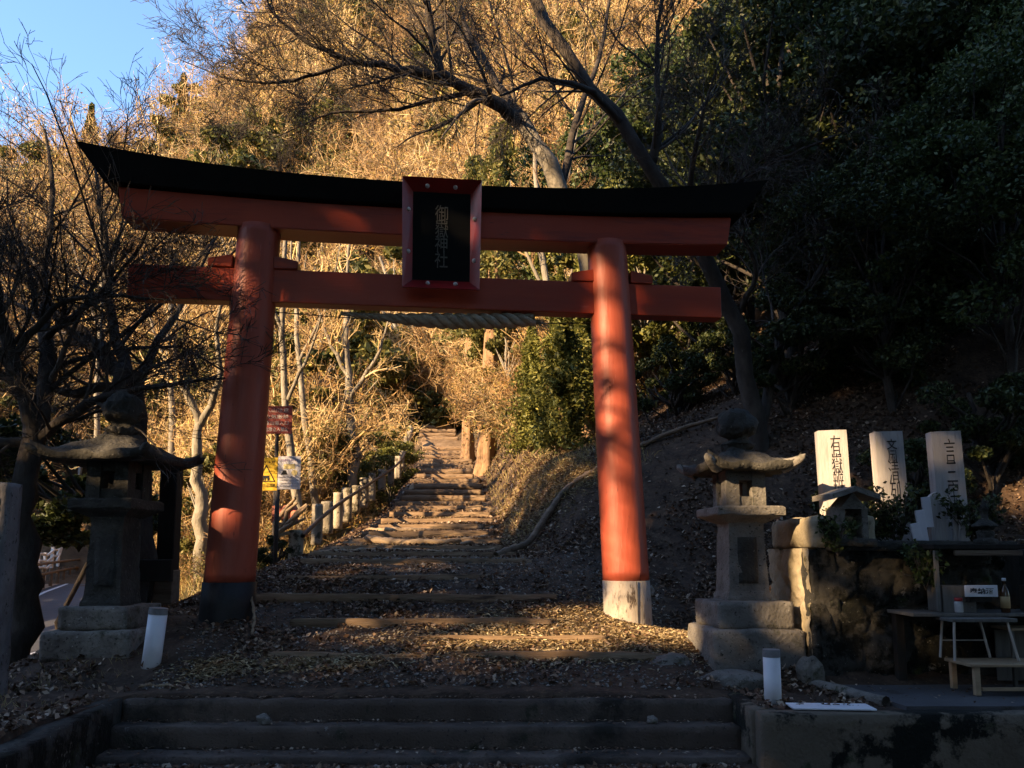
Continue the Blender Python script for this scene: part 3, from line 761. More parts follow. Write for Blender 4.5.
# triangle outline with a walking bear
b = bmesh.new()
def strip2d(b, p, q, w, y=-.006):
    d = Vector((q[0]-p[0], 0, q[1]-p[1])); L_ = d.length; ang = math.atan2(d.z, d.x)
    add_box(b, ((p[0]+q[0])/2, y, (p[1]+q[1])/2), (L_+w*.9, .003, w), Matrix.Rotation(-ang, 4, 'Y'))
tri = [(-.30, zm-.12), (-.04, zm-.12), (-.17, zm+.12)]
for k in range(3): strip2d(b, tri[k], tri[(k+1) % 3], .014, -.006-.0008*k)
bm_obj('triangle', b, M['print_black'], y_)
b = bmesh.new()
for c, s in (((-.17, -.055), (.10, .045)), ((-.23, -.05), (.04, .035)), ((-.245, -.06), (.03, .02)), ((-.205, -.088), (.016, .04)), ((-.18, -.088), (.014, .04)), ((-.14, -.088), (.016, .04)), ((-.125, -.086), (.014, .035))):
    add_box(b, (c[0], -.006-.0003*len(b.verts)/8, zm+c[1]), (s[0], .003, s[1]))
bm_obj('bear_figure', b, M['print_black'], y_)
lettering('heading', '危険注意', .26, .045, (-.17, -.006, zm+.17), M['print_black'], y_)
lettering('caption', 'クマ出没注意', .28, .05, (-.17, -.006, zm-.18), M['print_black'], y_)
lettering('heading', '入山者のみなさまへ', .28, .04, (.175, -.006, zm+.20), M['print_purple'], w_)
b = bmesh.new(); add_box(b, (.175, -.006, zm+.105), (.17, .003, .075)); bm_obj('picture', b, M['print_tan'], w_)
b = bmesh.new()
v3 = [b.verts.new(p) for p in ((.05, -.006, zm-.02), (.15, -.006, zm-.02), (.13, -.006, zm+.045), (.09, -.006, zm+.05))]; f3 = b.faces.new(v3)
rr = bmesh.ops.extrude_face_region(b, geom=[f3]); [setattr(v.co, 'y', -.003) for v in rr['geom'] if isinstance(v, bmesh.types.BMVert)]
bm_obj('picture', b, M['print_black'], w_)
b = bmesh.new(); bmesh.ops.create_cone(b, cap_ends=True, segments=20, radius1=.045, radius2=.045, depth=.004, matrix=Matrix.Translation((.255, -.006, zm+.01)) @ Matrix.Rotation(R(90), 4, 'X'))
bm_obj('picture', b, M['print_tan'], w_)
for k in range(4):
    lettering('text_line', ['火の用心をお願いします', '山を大切にしましょう', 'ごみは持ち帰りましょう', '登山者は注意して下さい'][k], .28, .025, (.175, -.006, zm-.06-.045*k), M['print_grey'], w_)
p0 = W(277, 420, 13.); gz = Hs(p0[0], p0[1])
rs = thing('information_board', 'faded dark red information board with pale lettering on a thin post', 'sign', (p0[0], p0[1], gz))
bm_obj('post', cyl_bm(.03, .03, -.2, p0[2]-gz+.2, 10, (0, .04)), M['rail'], rs)
rb = bm_obj('board', box_bm((0, 0, p0[2]-gz), (.52, .02, .48), .002, 1), M['sign_red'], rs)
for k, s in enumerate(['入山注意', '火気厳禁', '登山道入口', '危険立入禁止']):
    lettering('text_line', s, .40, .07, (0, -.014, p0[2]-gz+.165-.11*k), M['print_pale'], rb)

# ------------------------------------------------------------------ railing posts along the left of the path
ra = thing('path_railing', 'row of short concrete posts with a dark pipe rail climbing the left side of path', 'railing', (0, 0, 0))
rail_px = [(296, 545, 12.3), (317, 527, 13.6), (327, 520, 14.4), (338, 513, 15.4), (347, 507, 16.3), (356, 501, 17.3), (364, 495, 18.4), (372, 489, 19.6), (382, 482, 21), (391, 476, 22.6), (398, 469, 24.4), (402, 461, 26.4), (404, 453, 28.8), (406, 446, 31.6), (409, 439, 35), (411, 433, 39)]
tops = []
for k, (px, py, Yd) in enumerate(rail_px):
    p = W(px, py, Yd); z = Hs(p[0], p[1]); h = {0: .26}.get(k, .43)
    zb = p[2]-.02
    o = block((p[0], p[1], zb+h/2-.15), ((.2, .17)[k % 2], .2, h+.3-.12*(k % 3 == 2)), .02, .06, .01, 5, k)
    bm_obj('post', o, M['post_conc'], ra, True)
    tops.append((p[0]+.13, p[1]-.10, zb+h*.62))
Pn = resample(np.array(tops), 40)[None]; V, F = tubes(Pn, np.full((1, 40), .035), 8); np_mesh('rail', V, F, M['rail'], ra, True)

# ------------------------------------------------------------------ right-hand shrine
# masonry platform: front wall of rounded stones, left return coloured as if sunlit
def masonry(w, h, seed, cell=.34, amp=.05, res=.022, side=False):
    nx_, nz_ = int(w/res), int(h/res); u = np.linspace(0, w, nx_+1); v = np.linspace(0, h, nz_+1)
    U, Vv = np.meshgrid(u, v)
    g_ = np.random.default_rng(seed); n1, n2 = int(w/cell)+2, int(h/cell)+2
    pts = np.array([((a+.5*(b % 2)+g_.uniform(-.28, .28))*cell, (b+g_.uniform(-.25, .25))*cell*.9, g_.uniform(-1, 1)) for a in range(-1, n1) for b in range(-1, n2+1)])
    d = np.sqrt((U[..., None]-pts[:, 0])**2+(Vv[..., None]-pts[:, 1])**2*1.25)
    s = np.sort(d, axis=-1); idx = np.argmin(d, axis=-1)
    gap = np.clip((s[..., 1]-s[..., 0])/.10, 0, 1)
    D = amp*(gap**.5)+pts[idx, 2]*amp*.45+.03*vnoise(U, Vv, 7, seed)+.028*vnoise(U, Vv, 16, seed)+.014*vnoise(U, Vv, 34, seed)
    V = np.stack([U.ravel(), -D.ravel(), Vv.ravel()], 1)
    i = np.arange(nx_)[None, :]; j = np.arange(nz_)[:, None]*(nx_+1)
    F = np.stack([j+i, j+i+1, j+nx_+1+i+1, j+nx_+1+i], -1).reshape(-1, 4)
    return V, F
mw = thing('masonry_platform', 'dark lichen stained stone masonry platform under the steles and altar', 'stone wall', (2.86, 7.3, .38))
V, F = masonry(1.75, 1.30, 4); np_mesh('front_wall', V, F, M['masonry'], mw, True)
V, F = masonry(4.6, .75, 6); o = np_mesh('low_wall', V, F, M['masonry'], mw, True); o.location = (1.75, .02, 0)
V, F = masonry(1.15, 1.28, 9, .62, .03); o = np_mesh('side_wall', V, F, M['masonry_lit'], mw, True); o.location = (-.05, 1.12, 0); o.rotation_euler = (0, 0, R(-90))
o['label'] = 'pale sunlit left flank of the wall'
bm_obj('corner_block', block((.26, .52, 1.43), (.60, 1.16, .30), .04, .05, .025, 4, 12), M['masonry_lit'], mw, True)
bm_obj('core', block((1.2, .62, .62), (2.3, 1.1, 1.30), .03, .1, .01, 3, 5), M['masonry'], mw, True)
bm_obj('core', block((4.2, .75, .33), (3.9, 1.4, .72), .03, .1, .01, 3, 7), M['masonry'], mw, True)
bm_obj('corner_stone', block((.06, .06, .61), (.28, .22, 1.30), .04, .045, .03, 5, 17), M['masonry'], mw, True)
bm_obj('coping', block((.95, .02, 1.30), (1.75, .34, .09), .02, .05, .012, 4, 15), M['stone_dark'], mw, True)

def rock(x, y, z, s, label, seed, m='stone', group=None):
    b = bmesh.new(); bmesh.ops.create_icosphere(b, subdivisions=4, radius=1)
    for v in b.verts:
        n_ = mnoise.noise(v.co*1.1+Vector((seed*3.1, 0, seed)))+.45*mnoise.noise(v.co*2.9+Vector((seed, 2, 0)))
        v.co *= 1+.34*n_
        v.co = Vector((v.co.x*s[0], v.co.y*s[1], max(-.6, v.co.z)*s[2]))
    o = bm_obj('rock', b, M[m], None, True); o.location = (x, y, z); tag(o, label, 'rock', group); return o
rock(2.72, 7.18, .52, (.12, .1, .15), 'angular grey rock wedged between right lantern base and masonry wall', 2)
rock(2.0, 7.12, .44, (.32, .13, .12), 'low slanting rock under the front of the right lantern base', 4, 'stone_pale')
rock(1.55, 7.55, .55, (.22, .15, .10), 'mossy stone on the ground left of the right lantern base', 5)
rock(1.62, 9.55, 1.15, (.12, .1, .08), 'small pale rock behind the foot of the right red pillar', 6)
rock(-2.02, 6.47, .26, (.06, .045, .05), 'fist sized grey stone lying on the middle concrete step', 7, 'stone_pale')
rock(1.15, 6.49, .255, (.045, .04, .035), 'tiny chip of stone near the right end of the concrete step', 9)

# wooden steles with brush writing
def stele(x, y, z0, z1, w, text, label, tilt, seed):
    t = thing('wooden_stele', label, 'stele', (x, y, z0), R(-3), None); t.rotation_euler = (0, R(tilt), R(-3))
    h = z1-z0
    b = block((0, 0, h/2-.05), (w, .13, h+.1), .006, .06, .002, 4, seed); bm_obj('plank', b, M['stele_wood'], t)
    lettering('inscription', text, w*.36, h*.82, (.02, -.070, h*.53), M['ink'], t, weight=-.010)
stele(3.31, 7.85, 1.94, 2.87, .285, '有\n嶽\n辨\n才', 'leftmost tall pale wooden stele, sunlit, standing on the masonry corner', -1.5, 1)
stele(3.93, 7.92, 1.5, 2.87, .29, '斎\n清\n列\n拝\n大', 'middle tall pale wooden stele behind the dark leafy sprig', -1.5, 2)
stele(4.49, 7.86, 1.5, 2.86, .30, '言\n三\n宝\n荒\n神', 'rightmost tall pale wooden stele behind the cluster of small tablets', -1.5, 3)
# small tablets in front of the third stele
def zat(py, Y): return W(512, py, Y)[2]
TB = [(940, 492, 560, 7.5, 17, 0, 'tallest round topped wooden tablet in the middle of the small cluster', 'stele_wood'),
      (928, 497, 519, 7.35, 9, 4, 'highest of the three white paper tablets stepping down leftwards', 'sign_white'),
      (923, 510, 535, 7.3, 9, 6, 'middle one of the three white paper tablets stepping down leftwards', 'sign_white'),
      (919, 523, 545, 7.25, 9, 9, 'lowest of the three white paper tablets stepping down leftwards', 'sign_white'),
      (957, 507, 545, 7.4, 8, -3, 'narrow brown wooden tablet just right of the round topped one', 'stele_wood'),
      (963, 522, 545, 7.35, 8, -4, 'short wooden tablet at the right end of the cluster', 'stele_wood')]
for k, (px, t0, t1, Yd, wpx, tl, lab, mm) in enumerate(TB):
    p = W(px, t1, Yd); h = W(px, t0, Yd)[2]-p[2]; w = wpx/769*Yd
    if k == 0:
        b = bmesh.new(); prof = [(-w/2, -.1), (w/2, -.1), (w/2, h-w*.35), (w*.3, h-.02), (0, h), (-w*.3, h-.02), (-w/2, h-w*.35)]
        vs = [b.verts.new((a, -.03, c)) for a, c in prof]; f_ = b.faces.new(vs)
        rr = bmesh.ops.extrude_face_region(b, geom=[f_]); [setattr(v.co, 'y', .03) for v in rr['geom'] if isinstance(v, bmesh.types.BMVert)]
    else: b = box_bm((0, 0, h/2-.04), (w, .02, h+.08), .002, 1)
    o = bm_obj('wooden_tablet', b, M[mm]); o.location = tuple(p); o.rotation_euler = (0, R(-tl), 0); tag(o, lab, 'tablet')
ts = thing('tablet_stand', 'dark ledge of stone carrying the small tablets beside the altar', 'ledge', tuple(W(940, 552, 7.4)))
bm_obj('slab', block((.0, 0, -.06), (.72, .42, .12), .02, .05, .01, 5, 22), M['stone_dark'], ts, True)
bm_obj('support', block((.0, .04, -.36), (.62, .34, .48), .03, .07, .02, 4, 23), M['masonry'], ts, True)

# little stone shrine
p = W(848, 546, 7.25); hk = thing('stone_shrine', 'small gabled stone shrine half hidden by leaves before the first two steles', 'shrine', tuple(p), R(6))
bm_obj('base', block((0, 0, .03), (.40, .34, .08), .015, .04, .008, 6, 31), M['stone_dark'], hk, True)
b = bmesh.new()
for sx in (-1, 1): add_box(b, (sx*.11, 0, .20), (.06, .24, .28))
add_box(b, (0, .1, .20), (.16, .04, .28)); bm_obj('body', b, M['stone'], hk)
b = bmesh.new(); n_ = 8; L = []
for k in range(n_+1):
    x = (k/n_*2-1)*.235; z = .50-.36*abs(x)+.9*abs(x)**3
    L.append([b.verts.new((x, y, z+dz)) for y, dz in ((-.19, 0), (.19, 0), (.19, .05), (-.19, .05))])
for k in range(n_):
    for i_ in range(4): b.faces.new((L[k][i_], L[k][(i_+1) % 4], L[k+1][(i_+1) % 4], L[k+1][i_]))
b.faces.new(L[0]); b.faces.new(L[-1][::-1]); bm_obj('roof', b, M['stone_pale'], hk)
b = bmesh.new(); vs = [b.verts.new(q) for q in ((-.14, -.13, .34), (.14, -.13, .34), (0, -.13, .49))]; f_ = b.faces.new(vs)
rr = bmesh.ops.extrude_face_region(b, geom=[f_]); [setattr(v.co, 'y', .1) for v in rr['geom'] if isinstance(v, bmesh.types.BMVert)]
bm_obj('gable', b, M['stone'], hk)

# small stupa on the altar roof
p = W(986, 545, 7.15)
b = lathe_bm([(.10, 0), (.10, .05), (.07, .06), (.075, .12), (.05, .14), (.11, .17), (.10, .19), (.035, .24), (.03, .30), (.045, .33), (.02, .38), (.005, .42)], 16)
densify(b, 1); roughen(b, .006, 12, 2)
o = bm_obj('stone_stupa', b, M['stone_dark'], None, True); o.location = tuple(p); tag(o, 'little dark stone stupa standing on top of the wooden altar', 'stupa')

# wooden altar: open cabinet with a roof board and side boxes
ax, ay = W(968, 600, 7.1)[:2]
al = thing('wooden_altar', 'open fronted dark wooden altar cabinet with grey side boxes against the wall', 'altar', (ax, ay, 0))
zt = zat(547, 7.1); zs = zat(611, 7.1)
bm_obj('top_board', box_bm((.03, 0, zt), (.92, .55, .045), .004, 1), M['dark_wood'], al)
bm_obj('fascia', box_bm((.05, -.262, zt-.055), (.60, .025, .045), .003, 1), M['timber'], al)
bm_obj('back_board', box_bm((.0, .26, (zt+zs)/2), (1.3, .03, zt-zs-.02), .002, 1), M['dark_wood'], al)
bm_obj('shelf', box_bm((.05, -.02, zs-.012), (1.42, .56, .03), .003, 1), M['grey_wood'], al)
for x in (-.40, .44): bm_obj('upright', box_bm((x, -.235, (zt+zs)/2-.01), (.035, .03, zt-zs-.045), .003, 1), M['grey_wood'], al)
for x in (-.22, .62):
    bm_obj('side_box', box_bm((x, -.12, zs+.12), (.29, .26, .232), .004, 1), M['grey_wood'], al)
for x in (-.6, .70):
    bm_obj('leg', box_bm((x, .1, zs/2+.18), (.08, .08, zs-.42), .004, 1), M['dark_wood'], al)

sgx = W(981, 591, 6.78)
ns = thing('notice_card', 'white card with three black characters propped on the altar shelf', 'sign', (sgx[0], sgx[1], sgx[2]))
cd = bm_obj('card', box_bm((0, 0, 0), (.285, .012, .10), .002, 1), M['white_paint'], ns)
lettering('inscription', '奉納酒', .21, .052, (0, -.0095, 0), M['ink'], ns, weight=.015)
bm_obj('prop', box_bm((0, .05, -.07), (.2, .08, .05), .002, 1), M['dark_wood'], ns)

zs_top = zs+.004
def lathe_thing(name, label, cat, x, y, z, parts):
    t = thing(name, label, cat, (x, y, z))
    for nm, prof, mm in parts: bm_obj(nm, lathe_bm(prof, 20), M[mm], t, True)
    return t
bx_, by_ = W(1005, 600, 6.85)[:2]
lathe_thing('glass_bottle', 'brown bottle with tan label on the altar shelf by the white card', 'bottle', bx_, by_, zs_top,
            [('bottle', [(.035, 0), (.037, .01), (.037, .17), (.03, .20), (.014, .23), (.013, .28), (.015, .28)], 'glass_brown'),
             ('paper_label', [(.0385, .04), (.0385, .14)], 'label_tan'), ('cap', [(.017, .275), (.017, .30)], 'white_paint')])
jx, jy = W(958, 600, 6.85)[:2]
lathe_thing('glass_jar', 'small cloudy glass jar with red lid on the altar shelf', 'jar', jx, jy, zs_top,
            [('jar', [(.035, 0), (.038, .01), (.038, .09), (.032, .10)], 'glass_clear'), ('lid', [(.036, .101), (.036, .125), (.03, .13)], 'red_lid')])
jx, jy = W(970, 600, 6.87)[:2]
lathe_thing('offering_cup', 'tiny pale offering cup between the jar and the white card', 'cup', jx, jy, zs_top,
            [('cup', [(.014, 0), (.010, .015), (.022, .05), (.020, .05)], 'glass_clear')])

# steel legged stool on the bench
sx_, sy_ = W(975, 612, 6.75)[:2]; zst = zs-.045
zben = zat(661, 6.72)
so = thing('steel_stool', 'small table with thin splayed steel legs standing on the low bench', 'stool', (sx_, sy_, 0))
bm_obj('seat', box_bm((0, 0, zst), (.56, .26, .03), .006, 2), M['grey_wood'], so)
for (a, b2) in (((-.25, -.11), (-.27, -.12)), ((-.23, .11), (-.265, .11)), ((.20, -.11), (.27, -.12)), ((.10, .11), (.17, .11))):
    V, F = bars([((a[0], a[1], zst-.015), (b2[0], b2[1], zben+.012))], .011, 8); np_mesh('leg', V, F, M['metal'], so, True)
V, F = bars([((-.255, .11, zben+.16), (.15, .11, zben+.16))], .006, 6); np_mesh('stretcher', V, F, M['metal'], so, True)
bxx = W(960, 662, 6.72)[0]
be = thing('low_bench', 'long low tan wooden bench on the pavement under the steel legged table', 'bench', (bxx, 6.72, .44))
hb = zben-.44
bm_obj('seat', box_bm((1.0, 0, hb-.012), (2.05, .40, .026), .004, 1), M['tan_wood'], be)
for x in (.03, 1.95):
    for yy in (-.17, .17): bm_obj('leg', box_bm((x, yy, (hb-.025)/2), (.045, .045, hb-.027), .003, 1), M['tan_wood'], be)
bm_obj('stretcher', box_bm((1.0, -.168, .05), (1.86, .025, .03), .003, 1), M['tan_wood'], be)
p = W(1003, 630, 7.0)
sb_ = thing('shelf_frame', 'pale edged wooden rack partly cut off at the right edge', 'rack', (p[0], p[1], 0))
ztp = zat(628, 7.0)
bm_obj('top', box_bm((.4, 0, ztp), (.84, .3, .02), .003, 1), M['tan_wood'], sb_)
for x in (.0, .8): bm_obj('leg', box_bm((x, -.12, (ztp+.44)/2), (.03, .03, ztp-.46), .003, 1), M['grey_wood'], sb_)
bm_obj('back', box_bm((.4, .13, (ztp+.44)/2), (.8, .02, ztp-.50), .003, 1), M['grey_wood'], sb_)

# ------------------------------------------------------------------ unseen leaf screen added behind the viewer for shade, gaps cut along sun rays
uh = np.array([SH[1], -SH[0]])
te = math.tan(R(SUN_EL))
def uv(x, y, z): return SH[1]*x-SH[0]*y, z+(SH[0]*x+SH[1]*y)*te
GAPS = []      # (u, v, ru, rv, keep probability)
def gap(p, ru, rv, keep=0.): u, v = uv(*p); GAPS.append((u, v, ru, rv, keep))
gap((1.30, 8.85, 3.55), .20, .60, .10)
gap((1.32, 8.85, 2.55), .17, .55, .22)
gap((1.34, 8.85, 1.55), .20, .42, .05)
gap((1.2, 8.5, .85), .95, .20, .0)
gap((.2, 8.05, .75), .55, .10, .0)
gap((-1.75, 7.35, .55), .12, -.04, .15)
gap((-2.75, 7.3, .55), .08, -.03, .2)
gap((3.28, 7.8, 2.45), .20, .55, .0)
gap((3.79, 7.85, 2.3), -.08, .3, .0)
gap((4.36, 7.8, 2.75), -.02, .02, .0)
gap((2.81, 7.5, 1.3), .05, .62, .05)
gap((1.72, 7.4, 2.5), .02, .06, .0)
gap((3.0, 7.9, 1.95), .1, .1, 0)
gap((-.45, 8.4, 5.1), -.06, .2, .35)
gap((6.3, 9.5, 2.9), .8, .35, .35)
gap((9.5, 20, 13), 1.6, .5, .3); gap((7, 17, 10.5), 1.3, .6, .35); gap((12, 20, 13.5), 1.0, .4, .3)
gap((6, 17, 7.5), .5, .7, .5); gap((12, 18, 7.), .5, .35, .4); gap((4.2, 15, 8.5), .8, .8, .4)
gap((1.1, 8.97, 4.62), .85, .30, 1.3); gap((-3.0, 8.4, 3.2), .16, 2.0, 1.5); gap((-.9, 8.1, .75), 1.1, .36, .9); gap((-1.5, 10.6, 1.3), .9, .3, .9); gap((3.6, 7.3, 1.0), .35, .5, 1.6)
n = 300000
U = rng.uniform(-13.5, 18, n); Vv = rng.uniform(-1, 30, n)
keep = np.ones(n, bool)
dap = np.sin(U*3.1+1.7*np.sin(Vv*2.3))+np.sin(Vv*3.7+1.9*np.sin(U*1.9)); keep &= ~((Vv > 9.5) & (U < -8.8) & (dap > -.35))
edge = -10.9+.8*np.sin(Vv*1.3)+.5*np.sin(Vv*3.1+1)
keep &= (U > edge) | (rng.random(n) < .10)
for (u, v, ru, rv, kp) in GAPS:
    ins = ((U-u)/(ru+.13))**2+((Vv-v)/(rv+.13))**2 < 1
    keep &= ~ins | (rng.random(n) < kp*.25)
# screen further left and higher for the deep forest
n2 = 60000
U2 = rng.uniform(-21, -11, n2); V2 = rng.uniform(10.5, 30, n2)
k2 = (V2 > 10.5+.0*U2) & (U2 > -12.0-.12*(V2-9)) & (rng.random(n2) < .9)
cl = np.sin(U2*3.1+1.7*np.sin(V2*2.3))+np.sin(V2*3.7+1.9*np.sin(U2*1.9)); k2 &= cl < -.5
U = np.r_[U[keep], U2[k2]]; Vv = np.r_[Vv[keep], V2[k2]]
S = rng.uniform(-32, -20, len(U))
X = uh[0]*U+SH[0]*S; Y = uh[1]*U+SH[1]*S; Z = Vv-(S)*te
cent = np.stack([X, Y, Z], 1)
# leaf canopy added overhead and around, out of view, to dim the sky light
ncan = 5500
cc_ = np.stack([rng.uniform(-7, 16, ncan), rng.uniform(-18, 7.0, ncan), rng.uniform(9.5, 14, ncan)], 1)
cc_ = cc_[np.sin(cc_[:, 0]*1.1)+np.sin(cc_[:, 1]*1.3+cc_[:, 0]*.4) < 1.5]
cent2 = np.concatenate([cc_, np.stack([rng.uniform(10, 22, 4000), rng.uniform(-16, 5, 4000), rng.uniform(0, 12, 4000)], 1), np.stack([rng.uniform(-2, 22, 4000), rng.uniform(-24, -17, 4000), rng.uniform(0, 12, 4000)], 1)])
V, F = merge([leaves(cent, .36, aspect=.7), leaves(cent2, .75, aspect=.8)])
tr = []
for k in range(26):
    u = rng.uniform(-9, 16)
    if min(abs(u-g_[0]) for g_ in GAPS) < .5: continue
    s = rng.uniform(-30, -22); x = uh[0]*u+SH[0]*s; y = uh[1]*u+SH[1]*s
    tr.append(tubes(np.array([[(x, y, -1), (x+.1, y, 12), (x, y+.1, 30)]]), np.array([[.3, .22, .05]]), 8))
for k in range(46):      # unseen bare branches added to throw shadows across the right pillar
    u = -6.35+rng.uniform(-.5, .5); v = rng.uniform(2.6, 6.6); s = rng.uniform(-14, -9); a = rng.uniform(-.5, .9); ln = rng.uniform(.5, 1.1); q = []
    for t_ in (-1, 0, 1):
        uu = u+math.cos(a)*ln*t_; vv = v+math.sin(a)*ln*t_+rng.normal()*.05; q.append((uh[0]*uu+SH[0]*s, uh[1]*uu+SH[1]*s, vv-s*te))
    r0 = rng.choice([.008, .012, .02, .05], p=[.4, .3, .2, .1]); tr.append(tubes(np.array([q]), np.array([[r0, r0*.8, r0*.5]]), 5))
Vt, Ft = merge(tr)
Vm, Fm = merge([(V, F), (Vt, Ft)])
wd = np_mesh('shade_leaf_screen', Vm, Fm, [M['leaf_dark'], M['bark_cedar']], midx=np.r_[np.zeros(len(F)), np.ones(len(Ft))])  # out of view; leaves and gaps shaped for the light
tag(wd, 'added unseen leaf screen that shades the forecourt', kind='stuff')

# ------------------------------------------------------------------ bare trees
def bare_tree(name, label, limbs, twig_levels, bark, twigm, group=None, g=None, limb_shade_bark=None):
    """limbs: list of (points, r0, r1); the first is the trunk. twigs grow from every limb"""
    g = g or rng
    t = thing(name, label, 'tree', tuple(limbs[0][0][0]), 0, group)
    base = np.array(limbs[0][0][0])
    K = 14; Ps, Rs = [], []
    for pts, r0, r1 in limbs:
        P = resample(np.array(pts)-base, K)
        P[1:-1] += g.normal(size=(K-2, 3))*np.minimum(np.linspace(r0, r1, K)[1:-1, None]*.3, .04)
        Ps.append(P); Rs.append(np.linspace(r0, r1, K)*(1+g.uniform(-.08, .08, K)))
    V, F = tubes(Ps[0][None], Rs[0][None], 14); np_mesh('trunk', V, F, bark, t, True)
    if len(Ps) > 1:
        V, F = tubes(np.array(Ps[1:]), np.array(Rs[1:]), 9); np_mesh('limbs', V, F, limb_shade_bark or bark, t, True)
    P = np.array(Ps[(1 if len(Ps) > 1 else 0):]); Rr = np.array(Rs[(1 if len(Ps) > 1 else 0):]); out = []
    for (nc, lr, ang, K_, wig, rr, up, tmin, tap) in twig_levels:
        P, Rr = grow(P, Rr, nc, lr, ang, K_, wig, rr, up, tmin, g, taper=tap)
        Rr = np.maximum(Rr, .0032)
        out.append(tubes(P, Rr, 5 if Rr.max() > .02 else 3))
    V, F = merge(out); np_mesh('twigs', V, F, twigm, t)
    return t
CH = [(13, .62, (.4, 1.1), 10, .10, .40, .03, .08, .25), (8, .60, (.35, 1.0), 9, .10, .45, .02, .1, .3), (5, .55, (.35, .95), 7, .11, .55, .01, .1, .4), (2, .5, (.3, .9), 4, .12, .6, .0, .2, .5)]
def L(*pp): return [W(*p) for p in pp]
def at_ground(px, Y, dz=-.2):
    x = W(px, 555, Y)[0]; return np.array([x, Y, Hs(x, Y)+dz])
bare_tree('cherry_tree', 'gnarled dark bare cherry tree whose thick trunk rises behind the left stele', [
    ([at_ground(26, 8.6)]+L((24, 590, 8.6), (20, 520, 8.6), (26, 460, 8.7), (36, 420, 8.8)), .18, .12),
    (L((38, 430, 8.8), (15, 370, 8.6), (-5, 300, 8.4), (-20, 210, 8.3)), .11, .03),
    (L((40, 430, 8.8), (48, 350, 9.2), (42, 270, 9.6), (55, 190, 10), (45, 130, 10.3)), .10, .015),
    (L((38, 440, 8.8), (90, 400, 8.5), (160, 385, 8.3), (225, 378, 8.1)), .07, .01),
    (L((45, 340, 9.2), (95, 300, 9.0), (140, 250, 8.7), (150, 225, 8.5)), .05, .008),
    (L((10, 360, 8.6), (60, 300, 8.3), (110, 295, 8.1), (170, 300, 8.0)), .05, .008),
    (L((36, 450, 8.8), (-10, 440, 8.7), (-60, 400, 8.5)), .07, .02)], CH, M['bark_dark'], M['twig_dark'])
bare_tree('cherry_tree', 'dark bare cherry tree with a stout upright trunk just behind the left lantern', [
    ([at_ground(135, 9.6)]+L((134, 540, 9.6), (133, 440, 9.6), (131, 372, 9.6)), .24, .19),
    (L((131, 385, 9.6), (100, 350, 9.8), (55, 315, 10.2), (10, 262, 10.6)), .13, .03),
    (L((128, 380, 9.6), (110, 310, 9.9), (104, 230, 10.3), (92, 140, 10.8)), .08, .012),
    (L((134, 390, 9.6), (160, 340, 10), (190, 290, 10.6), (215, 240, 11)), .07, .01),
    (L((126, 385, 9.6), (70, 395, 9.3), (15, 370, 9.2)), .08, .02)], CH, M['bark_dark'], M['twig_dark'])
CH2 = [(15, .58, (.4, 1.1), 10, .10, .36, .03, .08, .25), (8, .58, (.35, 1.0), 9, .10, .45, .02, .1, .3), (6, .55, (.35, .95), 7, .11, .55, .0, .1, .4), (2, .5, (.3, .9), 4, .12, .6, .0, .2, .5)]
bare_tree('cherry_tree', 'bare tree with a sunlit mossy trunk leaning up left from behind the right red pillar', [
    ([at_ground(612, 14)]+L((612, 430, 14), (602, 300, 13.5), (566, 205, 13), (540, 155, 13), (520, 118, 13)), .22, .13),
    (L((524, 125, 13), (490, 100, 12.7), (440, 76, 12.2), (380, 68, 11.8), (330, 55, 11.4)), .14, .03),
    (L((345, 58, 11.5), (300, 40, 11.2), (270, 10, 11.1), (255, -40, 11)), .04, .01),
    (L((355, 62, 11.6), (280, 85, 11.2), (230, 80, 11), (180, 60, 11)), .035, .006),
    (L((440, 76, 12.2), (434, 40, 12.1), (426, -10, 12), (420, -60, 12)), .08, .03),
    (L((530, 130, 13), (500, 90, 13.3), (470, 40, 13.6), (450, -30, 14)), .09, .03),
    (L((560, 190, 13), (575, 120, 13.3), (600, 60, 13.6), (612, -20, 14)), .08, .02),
    (L((470, 92, 12.5), (400, 110, 12.2), (330, 112, 12), (270, 140, 11.8)), .045, .006)], CH2, M['bark_grey'], M['twig_dark'], limb_shade_bark=M['bark_dark'])  # darker bark puts shade into the limbs; the trunk stays grey
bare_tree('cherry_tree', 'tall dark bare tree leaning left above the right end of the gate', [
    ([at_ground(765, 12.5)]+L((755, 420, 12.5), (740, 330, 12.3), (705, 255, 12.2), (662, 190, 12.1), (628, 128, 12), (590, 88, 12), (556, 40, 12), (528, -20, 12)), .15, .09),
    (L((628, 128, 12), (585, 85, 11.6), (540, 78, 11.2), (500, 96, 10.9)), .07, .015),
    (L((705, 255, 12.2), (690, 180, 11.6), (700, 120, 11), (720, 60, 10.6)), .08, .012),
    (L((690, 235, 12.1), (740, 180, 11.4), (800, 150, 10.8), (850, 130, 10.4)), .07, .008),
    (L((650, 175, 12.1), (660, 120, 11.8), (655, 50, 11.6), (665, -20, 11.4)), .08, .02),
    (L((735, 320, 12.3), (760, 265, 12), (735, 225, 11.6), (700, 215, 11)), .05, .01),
    (L((760, 430, 12.5), (780, 340, 12.8), (830, 250, 13), (860, 160, 13.2)), .09, .02)], CH, M['bark_dark'], M['twig_dark'])

